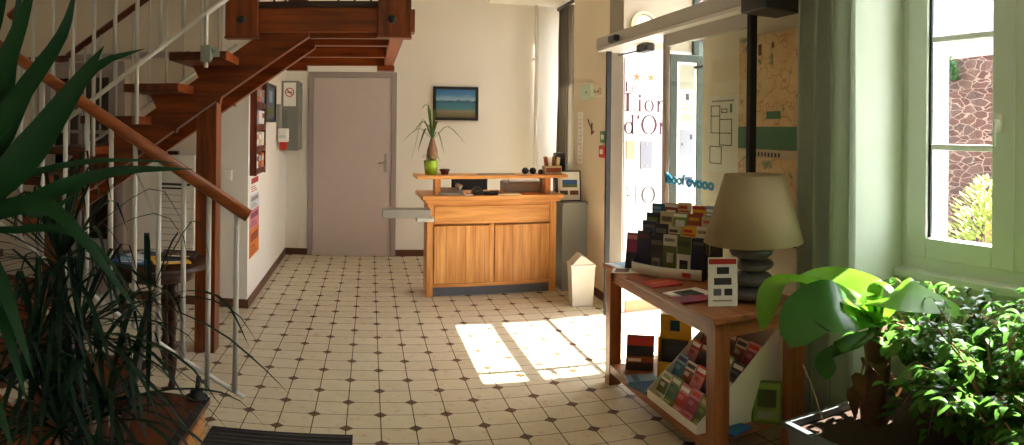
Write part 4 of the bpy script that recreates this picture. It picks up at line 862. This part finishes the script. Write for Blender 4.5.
# flat papers on the tabletop
def flat(name, lb, x, y, z, w, h, yaw, base, blocks, t=.004, cat='leaflet', group='leaflets lying on the oak table top'):
    b = MB(); b.T = Matrix.Rotation(yaw, 4, 'Z'); b.box(-w/2, w/2, -h/2, h/2, 0, t, base)
    for (x0, y0, x1, y1, mt) in blocks: b.box(-w/2+x0*w, -w/2+x1*w, -h/2+y0*h, -h/2+y1*h, t, t+.0006, mt)
    o = b.build(name, local=True); o.location = (x, y, z); return tag(o, lb, cat, group)
A = [(.08, .1, .92, .5, 'charcoal'), (.1, .62, .8, .82, 'paper_white')]
flat('leaflet', 'pale blue leaflet at the far left corner of the table top', 1.40, 3.26, TZ, .14, .20, FX+.15, 'plaque_blue', [(.1, .2, .9, .6, 'skyblue')])
flat('leaflet', 'white and brown leaflet partly near the purple magazine', 1.34, 3.10, TZ, .11, .18, FX-.5, 'off_white_paper', [(.1, .1, .9, .5, 'brown')])
flat('leaflet', 'rust brown leaflet in front of the table rack', 1.35, 2.93, TZ, .10, .18, FX+.4, 'rust', [(.1, .5, .9, .8, 'brown')])
flat('booklet', 'bright red booklet in the middle of the table top', 1.375, 2.775, TZ, .12, .17, FX+.1, 'red', [(.3, .2, .5, .8, 'orange')], .008, 'booklet')
flat('booklet', 'black and white booklet between the red booklet and the standing card', 1.40, 2.55, TZ, .14, .19, FX+.15, 'paper_white', [(.15, .2, .9, .75, 'charcoal')], .005, 'booklet')
flat('booklet', 'magenta booklet near the front edge of the table top', 1.355, 2.44, TZ+.006, .10, .15, FX-.1, 'magenta', [(.1, .1, .9, .4, 'purple')], .006, 'booklet')

# ------------------------------------------------------------------ pebble lamp
LX, LY = 1.60, 2.325
o = thing('table_lamp', 'table lamp with stacked grey pebble base and beige conical shade', 'lamp', (LX, LY, TZ))
def pebb(z0, z1, rx, ry, dx, ang):
    b = MB(); b.T = Matrix.Translation((LX+dx, LY, 0)) @ Matrix.Rotation(ang, 4, 'Z'); n = 10; zc = (z0+z1)/2; hz = (z1-z0)/2
    prof = [(max(.002, math.cos(-PI/2+PI*i/n)**.75 if 0 < i < n else .002), zc+hz*math.sin(-PI/2+PI*i/n)) for i in range(n+1)]
    b.lathe(prof, 0, 0, 'pebble', 26, rx, ry); return b.build('pebble', o)
z = TZ
for (hh, rx, ry, dx, a) in ((.074, .108, .092, 0, .2), (.066, .098, .09, -.006, 1.0), (.062, .092, .08, .008, .4), (.076, .098, .085, -.014, 2.2)):
    pebb(z, z+hh, rx, ry, dx, a); z += hh-.004
b = MB(); b.tube([(LX, LY, z-.006), (LX, LY, 1.06)], .008, 'steel', 10).lathe([(.018, 1.03), (.018, 1.08)], LX, LY, 'black_plastic', 12).tube([(LX, LY, 1.08), (LX, LY, 1.30)], .003, 'steel', 6)
for k in range(3):
    a = 2*PI*k/3; b.tube([(LX, LY, 1.285), (LX+.13*math.cos(a), LY+.13*math.sin(a), 1.285)], .002, 'steel', 5)
b.build('lamp_stem', o)
MB().lathe([(.02, 1.08), (.03, 1.12), (.028, 1.15), (.001, 1.165)], LX, LY, 'white_plastic', 14).build('bulb', o)
b = MB(); b.lathe([(.222, 1.005), (.134, 1.305)], LX, LY, 'lamp_shade_linen', 48, caps=False); sh = b.build('lamp_shade', o, label='beige conical fabric shade'); sh.modifiers.new('thickness', 'SOLIDIFY').thickness = .002

# ------------------------------------------------------------------ lower shelf contents
card('book', 'dark red book with mountain cover leaning up at the far end of the low shelf', 'book', None, (1.42, 3.13, SZ), .15, .205, .018, -.55, .22, 'rust', [(0, .70, 1, .95, 'red'), (0, .40, 1, .70, 'charcoal'), (.08, .25, .55, .34, 'off_white_paper'), (0, 0, 1, .22, 'brown_dark')])
o = thing('leaflet_stand', 'yellow cardboard leaflet stand at the back of the low shelf', 'stand', (1.52, 2.93, SZ), -.75)
b = MB(); b.box(-.085, .085, .05, .055, 0, .36, 'yellow').box(-.085, .085, 0, .005, 0, .10, 'yellow').box(-.085, -.08, .005, .05, 0, .24, 'yellow').box(.08, .085, .005, .05, 0, .24, 'yellow').box(-.08, .08, .005, .05, 0, .004, 'yellow').box(-.03, .02, .0485, .05, .27, .33, 'teal'); b.build('stand_body', o, local=True)
card('leaflet', 'charcoal leaflet in the pocket of the yellow cardboard stand', 'leaflet', None, (1.52+.018, 2.93+.014, SZ+.005), .145, .22, .012, -.75, .0, 'charcoal', [(.1, .55, .9, .85, 'dark_grey'), (.15, .15, .8, .4, 'slate_blue')])
# white wedge-shaped dispenser
o = thing('leaflet_dispenser', 'white wedge shaped cardboard leaflet dispenser on the low shelf', 'dispenser', (1.5, 2.6, SZ))
WA, WB = 2.29, 2.77
b = MB()
prof = [(1.30, 0), (1.72, 0), (1.72, .44), (1.70, .44), (1.30, .045)]
for y in (WA, WB-.004): b.prism([(x, SZ+z_) for x, z_ in prof], 'Y', y, y+.004, 'pale_green' if False else 'off_white_paper')
b.box(1.30, 1.304, WA+.004, WB-.004, SZ, SZ+.045, 'off_white_paper').box(1.716, 1.72, WA+.004, WB-.004, SZ, SZ+.44, 'off_white_paper').box(1.304, 1.716, WA+.004, WB-.004, SZ, SZ+.003, 'off_white_paper')
stp = [(1.34, .004), (1.42, .075), (1.50, .15), (1.58, .225)]
for x, z_ in stp[1:]: b.box(x-.03, x+.05, WA+.004, WB-.004, SZ+z_-.004, SZ+z_, 'off_white_paper')
b.build('dispenser_body', o)
cl = [('lime', 'paper_white', 'olive'), ('pink', 'red', 'magenta'), ('off_white_paper', 'charcoal', 'rust'), ('beige', 'ink', 'brown'), ('skyblue', 'navy', 'teal'), ('brown', 'beige', 'charcoal'), ('charcoal', 'paper_white', 'slate_blue'), ('red', 'paper_white', 'pink')]
tn = ['lowest', 'second', 'third', 'top']; pn2 = ['nearest', 'second nearest', 'middle', 'second farthest', 'farthest']
for i, (x, z_) in enumerate(stp):
    for j in range(5):
        c = cl[(i*3+j*2+(1 if j > 2 else 0)) % 8] if i else (('lime', 'beige', 'olive'), ('pink', 'red', 'magenta'), ('pink', 'paper_white', 'red'), ('lime', 'paper_white', 'dull_green'), ('off_white_paper', 'lime', 'olive'))[j]
        card('leaflet', f'{names_[c[0]]} leaflet, {pn2[j]} in the {tn[i]} row of the white wedge dispenser', 'leaflet', 'leaflets in the wedge dispenser', (x-.015, WA+.054+j*.093, SZ+z_+.004 if i else SZ+.0035), .086, .15+.01*((i+j) % 2), .012, FX, .42, c[0], art(*c))
# booklets lying at the shelf front
flat('booklet', 'large teal booklet lying at the front of the low shelf', 1.39, 2.90, SZ, .15, .21, FX+.2, 'teal', [(.1, .15, .9, .5, 'blue')], .01, 'booklet', 'booklets lying on the low shelf')
flat('booklet', 'pale booklet under the edge of the teal one', 1.37, 2.99, SZ+.0105, .10, .16, FX-.2, 'skyblue', [(.1, .2, .9, .4, 'teal')], .006, 'booklet', 'booklets lying on the low shelf')
card('picture_card', 'green framed leaflet standing against the back right of the low shelf', 'leaflet', None, (1.615, 2.238, SZ), .13, .21, .008, -.75, .20, 'olive', [(.07, .05, .93, .95, 'lime'), (.18, .38, .82, .80, 'charcoal'), (.2, .1, .8, .3, 'paper_white')])
flat('booklet', 'blue booklet lying near the right leg on the low shelf', 1.47, 2.255, SZ, .09, .12, FX+.3, 'blue', [(.1, .2, .9, .5, 'teal')], .008, 'booklet', 'booklets lying on the low shelf')

# ------------------------------------------------------------------ radiator in the window niche
o = thing('radiator', 'cream column radiator in the niche below the window sill', 'radiator', (2.22, 1.45, .0))
b = MB()
for k in range(14):
    y = .95+k*.075; b.tube([(2.215, y, .17), (2.215, y, .66)], .026, 'radiator_cream', 8)
b.tube([(2.215, .93, .68), (2.215, 1.95, .68)], .03, 'radiator_cream').tube([(2.215, .93, .15), (2.215, 1.95, .15)], .03, 'radiator_cream'); b.build('radiator_body', o)
MB().tube([(2.215, 1.95, .15), (2.215, 2.03, .15), (2.215, 2.03, .001)], .01, 'aluminium').build('radiator_pipe', o)
for y in (.97, 1.9): MB().tube([(2.215, y, .0), (2.215, y, .14)], .012, 'radiator_cream').build('foot', o)

# ------------------------------------------------------------------ planter, banana plant and ficus
o = thing('planter', 'grey trough planter with soil standing before the window', 'planter', (1.80, 1.45, 0))
b = MB(); x0, x1, y0, y1 = 1.48, 2.10, 1.02, 1.92
b.add([(x0+.03, y0+.03, 0), (x1-.03, y0+.03, 0), (x1-.03, y1-.03, 0), (x0+.03, y1-.03, 0), (x0, y0, .30), (x1, y0, .30), (x1, y1, .30), (x0, y1, .30)], [(3, 2, 1, 0), (0, 1, 5, 4), (1, 2, 6, 5), (2, 3, 7, 6), (3, 0, 4, 7)], 'planter_grey')
for (a0, a1, c0, c1) in ((x0-.012, x0+.012, y0-.012, y1+.012), (x1-.012, x1+.012, y0-.012, y1+.012), (x0+.012, x1-.012, y0-.012, y0+.012), (x0+.012, x1-.012, y1-.012, y1+.012)): b.box(a0, a1, c0, c1, .285, .315, 'planter_grey', .004)
b.build('trough', o)
MB().box(x0+.013, x1-.013, y0+.013, y1-.013, .24, .275, 'soil').build('soil', o)
BX, BY = 1.80, 1.76
o = thing('banana_plant', 'broad leaved banana like plant with brown trunk in the planter', 'plant', (BX, BY, .27))
b = MB(); b.tube([(BX, BY, .24), (BX-.01, BY+.01, .38), (BX+.01, BY, .52), (BX+.005, BY+.01, .64), (BX+.01, BY, .72)], [.058, .054, .050, .050, .036], 'trunk_brown', 12); b.build('trunk', o)
rnd = random.Random(11)
b = MB()
for k in range(9):
    a = rnd.uniform(0, 2*PI); z = .40+.035*k; r = rnd.uniform(.06, .12)
    leaf(b, [(BX+.02*math.cos(a), BY+.02*math.sin(a), z), (BX+r*math.cos(a), BY+r*math.sin(a), z+.03), (BX+r*1.2*math.cos(a+.3), BY+r*1.2*math.sin(a+.3), z-.09)], .07, 'leaf_dry', .4)
b.build('dry_leaves', o)
crown = Vector((BX+.01, BY, .70))
bl = lambda s_: max(.02, math.sin(PI*min(1, s_*.98+.02))**.55)*(1 if s_ > .18 else .35+s_*3.6)
def bleaf(pts, w, mt, fold=.2, ref=(0, 0, 1)):
    b = MB(); leaf(b, [crown]+[Vector(p) for p in pts], w, mt, fold, 16, bl, ref)
    pts_ = [crown]+[Vector(p) for p in pts]; b.tube([crown, crown*.5+pts_[1]*.5+Vector((0, 0, .006)), pts_[1]], [.012, .008, .004], 'leaf_light', 6)
    b.build('leaf_blade', o)
P = lambda u, v, d: tuple(at(u, v, d))
bleaf([P(862, 308, 2.46), P(815, 285, 2.55), P(775, 290, 2.6)][0:2]+[P(776, 284, 2.5), P(762, 332, 2.45)], .15, 'leaf_banana', .15)
bleaf([P(868, 296, 2.52), P(835, 282, 2.62), P(797, 281, 2.58)], .21, 'leaf_banana', -.15, (-.45, -.45, .8))
bleaf([P(845, 312, 2.40), P(812, 318, 2.36), P(790, 348, 2.32)], .25, 'leaf_banana_dark', .3, (-.5, -.4, .75))
bleaf([P(885, 297, 2.42), P(915, 298, 2.36), P(968, 313, 2.5)], .20, 'leaf_banana', .1, (-.3, -.3, .9))
bleaf([P(850, 350, 2.42), P(832, 360, 2.40), P(826, 380, 2.40)], .12, 'leaf_banana_dark', .5)
bleaf([P(874, 300, 2.45), P(880, 285, 2.45), P(900, 300, 2.4)], .06, 'leaf_banana', .3)
b = MB(); b.tube([P(803, 365, 2.35), P(812, 385, 2.38), P(823, 420, 2.40)], .0025, 'beige', 5); b.build('hanging_thread', o)
# ficus
def ficus(cx, cy, z0, seed, nb, hgt, spread, lb):
    o = thing('weeping_fig', lb, 'plant', (cx, cy, z0)); rnd = random.Random(seed); bw = MB(); bl_ = MB(); nl = 0
    bw.tube([(cx, cy, z0-.03), (cx+.01, cy, z0+.15), (cx, cy+.01, z0+.30)], [.016, .013, .010], 'bulb_bark', 8)
    for k in range(nb):
        a = rnd.uniform(0, 2*PI); hh = hgt*rnd.uniform(.45, 1.0); sp_ = spread*rnd.uniform(.35, 1.0); base = Vector((cx, cy, z0+rnd.uniform(.05, .28)))
        if k % 4 == 0: hh = hgt*rnd.uniform(.15, .4)
        if k % 7 == 1: hh = hgt*1.15
        tip = Vector((max(1.50, min(cx+sp_*math.cos(a), 2.12)), cy+sp_*math.sin(a)*1.15, z0+hh)); mid = base*.5+tip*.5+Vector((0, 0, .10))
        pts = [base, base*.6+mid*.4+Vector((0, 0, .02)), mid, tip*.6+mid*.4+Vector((0, 0, .01)), tip]
        bw.tube(pts, [.006, .005, .004, .003, .0015], 'bulb_bark', 5)
        for q in range(24):
            t = .15+.85*q/23; sg = min(int(t*4), 3); u_ = t*4-sg; p = pts[sg]*(1-u_)+pts[min(sg+1, 4)]*u_
            la = rnd.uniform(0, 2*PI); L_ = rnd.uniform(.045, .085); d = Vector((math.cos(la), math.sin(la), rnd.uniform(-.7, .25))).normalized()
            e = p+d*L_; e.x = min(e.x, 2.17)
            leaf(bl_, [p+d*.008, p+d*L_*.55+Vector((0, 0, .006)), e-Vector((0, 0, .008))], L_*.48, 'leaf_ficus', .2, 4, lambda s_: max(.05, math.sin(PI*(s_*.9+.06))))
    bw.build('branches', o); bl_.build('foliage', o)
ficus(1.93, 1.50, .27, 5, 62, .52, .34, 'bushy green weeping fig right of the banana plant in the planter')
ficus(1.80, 1.20, .27, 8, 60, .55, .36, 'bushy weeping fig at the right end of the planter, nearest the picture edge')

# ------------------------------------------------------------------ foreground plants on the left
o = thing('dracaena', 'broad leaved dark green dracaena at the left edge nearest the camera', 'plant', tuple(at(-75, 215, 1.05)*Vector((1, 1, 0)) if False else (at(-75, 215, 1.05).x, at(-75, 215, 1.05).y, 0)))
c = at(-75, 215, 1.05); ox, oy = c.x, c.y
b = MB(); b.lathe([(.13, 0), (.17, .26), (.18, .30), (.165, .30), (.155, .27)], ox, oy, 'planter_grey', 28, caps=False).lathe([(.13, 0.001), (.001, 0.0)], ox, oy, 'planter_grey', 28, caps=False); b.build('pot', o)
MB().lathe([(.155, .26), (.001, .27)], ox, oy, 'soil', 20).build('soil', o)
MB().tube([(ox, oy, .25), (ox+.02, oy, .6), (ox-.01, oy+.01, 1.0), tuple(c)], [.028, .025, .022, .02], 'bulb_bark', 10).build('stem', o)
bprof = lambda s_: min(1, .4+1.6*s_)*min(1, (1-s_)*2.0)**.75
def L(b, pts, w, mt='leaf_dracaena', fold=.22, st=c): leaf(b, [st]+[at(*p) for p in pts], w*.62, mt, fold, 12, bprof, (.55, -.75, .45))
b = MB()
L(b, [(-20, 120, 1.0), (15, 40, .98), (37, -25, .95)], .060)
L(b, [(-20, 150, .95), (28, 85, .93), (62, 35, .92), (76, -12, .92)], .048)
L(b, [(-10, 160, 1.0), (20, 110, 1.0), (52, 43, 1.0)], .040)
L(b, [(-10, 190, .95), (30, 150, .94), (70, 95, .93), (104, 46, .93)], .085)
L(b, [(0, 195, 1.0), (50, 125, 1.0), (95, 68, 1.0), (144, 49, 1.0)], .045)
L(b, [(0, 214, .95), (60, 188, .93), (120, 171, .93), (193, 169, .95)], .040)
L(b, [(0, 185, 1.0), (60, 166, 1.0), (120, 160, 1.05), (180, 163, 1.1)], .018)
L(b, [(-10, 210, .95), (40, 205, .92), (80, 235, .9), (143, 318, .92)], .045)
L(b, [(-30, 250, .95), (-5, 300, .92), (10, 340, .9), (27, 403, .9)], .040)
L(b, [(-30, 230, .9), (0, 280, .86), (18, 330, .85), (34, 378, .85)], .035, 'leaf_dracaena')
L(b, [(-40, 330, .95), (-10, 390, .95), (14, 450, .95)], .045)
L(b, [(0, 230, 1.0), (50, 228, 1.0), (95, 245, 1.0), (138, 300, 1.0)], .022)
L(b, [(-20, 60, 1.1), (0, -10, 1.1), (8, -60, 1.1)], .06)
L(b, [(-10, 150, 1.1), (10, 70, 1.1), (22, -30, 1.1)], .05)
L(b, [(0, 200, 1.05), (30, 215, 1.05), (60, 205, 1.1), (100, 170, 1.15)], .02)
b.build('foliage', o)
# thin-leaved dracaena with several crowns
dx0, dy0 = at(95, 300, 1.75).x, at(95, 300, 1.75).y
o = thing('dracaena', 'thin leaved spiky dracaena with several crowns in front of the lower steps', 'plant', (dx0, dy0, 0))
b = MB(); b.lathe([(.14, 0), (.18, .24), (.19, .27), (.175, .27), (.165, .24)], dx0, dy0, 'dark_wood', 28, caps=False).lathe([(.14, .001), (.001, 0)], dx0, dy0, 'dark_wood', 28, caps=False); b.build('pot', o)
MB().lathe([(.165, .235), (.001, .245)], dx0, dy0, 'soil', 20).build('soil', o)
rnd = random.Random(21); bs = MB(); bf = MB()
for (u, v, d, n_, L0) in ((60, 262, 1.70, 46, .40), (78, 330, 1.65, 46, .36), (35, 345, 1.6, 40, .36), (105, 400, 1.55, 44, .33), (60, 430, 1.5, 46, .34), (150, 300, 1.75, 14, .34)):
    cc = at(u, v, d)
    bs.tube([(dx0+rnd.uniform(-.04, .04), dy0+rnd.uniform(-.04, .04), .23), ((dx0+cc.x)/2, (dy0+cc.y)/2+.02, (.23+cc.z)/2), tuple(cc)], [.018, .014, .011], 'dark_wood', 7)
    for k in range(n_):
        a = rnd.uniform(0, 2*PI); el = rnd.uniform(-.5, 1.35); LL = L0*rnd.uniform(.75, 1.1)
        d1 = Vector((math.cos(a)*math.cos(el), math.sin(a)*math.cos(el), math.sin(el)))
        p1 = cc+d1*LL*.5; p2 = cc+d1*LL*.85+Vector((0, 0, -.05)); p3 = cc+Vector((d1.x, d1.y, 0))*LL*1.08+Vector((0, 0, d1.z*LL*.8-.14))
        leaf(bf, [cc, p1, p2, p3], .014, 'leaf_dracaena_thin', .25, 7, bprof)
bs.build('stems', o); bf.build('foliage', o)

# ------------------------------------------------------------------ outdoors
struct(MB().box(2.62, 22, -12, 30, -.12, -.02, 'pavement').build('ground'))
b = MB(); b.prism([(-2, -.02), (-2, 2.75), (5.9, 2.5), (8, 2.3), (12, 2.25), (12, -.02)], 'X', 7.0, 7.4, 'stone_wall'); tag(b.build('garden_wall'), 'old reddish stone wall outside the window', 'wall')
o = thing('neighbour_house', 'pale rendered house with slate roof beyond the stone wall', 'house', (13, 9, 0))
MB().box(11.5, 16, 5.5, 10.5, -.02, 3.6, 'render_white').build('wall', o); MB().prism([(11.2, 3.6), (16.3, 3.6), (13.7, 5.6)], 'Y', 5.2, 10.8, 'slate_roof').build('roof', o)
MB().box(11.46, 11.5, 7.6, 8.6, 1.2, 2.6, 'dark_grey').build('window', o)
o = thing('garden_shed', 'low outbuilding with orange tiled roof just behind the stone wall', 'shed', (9, 6.6, 0))
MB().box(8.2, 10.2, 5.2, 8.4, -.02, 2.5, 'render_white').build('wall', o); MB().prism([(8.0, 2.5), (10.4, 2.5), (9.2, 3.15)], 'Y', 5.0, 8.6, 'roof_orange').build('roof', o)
o = thing('street_house', 'dark green fronted building across the street seen through the doorway', 'building', (8.5, 17, 0))
MB().box(8.5, 13, 13.0, 24, -.02, 5.2, 'facade_green').build('facade', o); MB().box(8.4, 8.5, 13.0, 24, 3.9, 5.2, 'stone_wall').build('upper_facade', o)
def bush(name, lb, cx, cy, z0, r, h, n_, mt, seed, ls=.09):
    rnd = random.Random(seed); b = MB()
    for k in range(n_):
        a = rnd.uniform(0, 2*PI); e = rnd.uniform(-.2, 1.5); rr_ = r*rnd.uniform(.6, 1); p = Vector((cx+rr_*math.cos(a)*math.cos(e), cy+rr_*math.sin(a)*math.cos(e), z0+h*max(0, rnd.uniform(.5, 1)*math.sin(e))+.05))
        d = Vector((math.cos(a), math.sin(a), .7)).normalized(); leaf(b, [p, p+d*ls*.5, p+d*ls], ls*.4, mt, .2, 3)
    o = thing(name, lb, 'shrub', (cx, cy, z0)); b.build('foliage', o)
    MB().tube([(cx, cy, z0), (cx, cy, z0+h*.7)], .03, 'bulb_bark').tube([(cx, cy, z0+.1), (cx+r*.5, cy+r*.2, z0+h*.6)], .02, 'bulb_bark').tube([(cx, cy, z0+.1), (cx-r*.4, cy-r*.4, z0+h*.6)], .02, 'bulb_bark').build('stems', o)
sx = at(998, 225, 7.0)
bush('yellow_shrub', 'sunlit yellow green shrub in front of the stone wall', 5.6, 3.85, -.02, .50, 1.0, 1300, 'leaf_shrub', 4)
sx = 6.85; bush('ivy_tuft', 'green tuft of plants growing on top of the stone wall', 6.78, 5.35, 2.15, .16, .34, 260, 'leaf_ivy', 9, .1)

# ------------------------------------------------------------------ light: sky through the openings, high sun from the right
w = bpy.data.worlds.new('sky'); scene.world = w; w.use_nodes = True; nt = w.node_tree
bg = nt.nodes['Background']; bg.inputs[0].default_value = (.93, .94, 1.0, 1); bg.inputs[1].default_value = SKY
sd_ = bpy.data.lights.new('sun', 'SUN'); so = bpy.data.objects.new('sun', sd_); col.objects.link(so)
sd_.energy = SUN; sd_.angle = R(.6); sd_.color = (1.0, .95, .86)
so.rotation_euler = Vector((-math.cos(R(58.2)), 0, -math.sin(R(58.2)))).to_track_quat('-Z', 'Y').to_euler()
def portal(loc, rot, sx_, sy_):
    l = bpy.data.lights.new('window_portal', 'AREA'); l.shape = 'RECTANGLE'; l.size = sx_; l.size_y = sy_; l.cycles.is_portal = True
    o = bpy.data.objects.new('window_portal', l); col.objects.link(o); o.location = loc; o.rotation_euler = rot
portal((2.64, 1.45, 1.65), (0, PI/2, 0), 1.75, 1.35)
portal((2.64, 4.06, 1.73), (0, PI/2, 0), 3.5, 1.35)
portal((2.78, 6.62, 1.92), (0, PI/2, 0), 2.1, 1.3)
portal((2.64, -1.6, 1.67), (0, PI/2, 0), 1.75, 1.5)
scene.cycles.use_denoising = True
scene.cycles.max_bounces = 10; scene.cycles.diffuse_bounces = 6; scene.cycles.transparent_max_bounces = 16
scene.cycles.sample_clamp_indirect = 8
vs_ = scene.view_settings; vs_.view_transform = 'Standard'; vs_.look = 'None'; vs_.exposure = EXPO; vs_.gamma = 1; vs_.use_curve_mapping = False
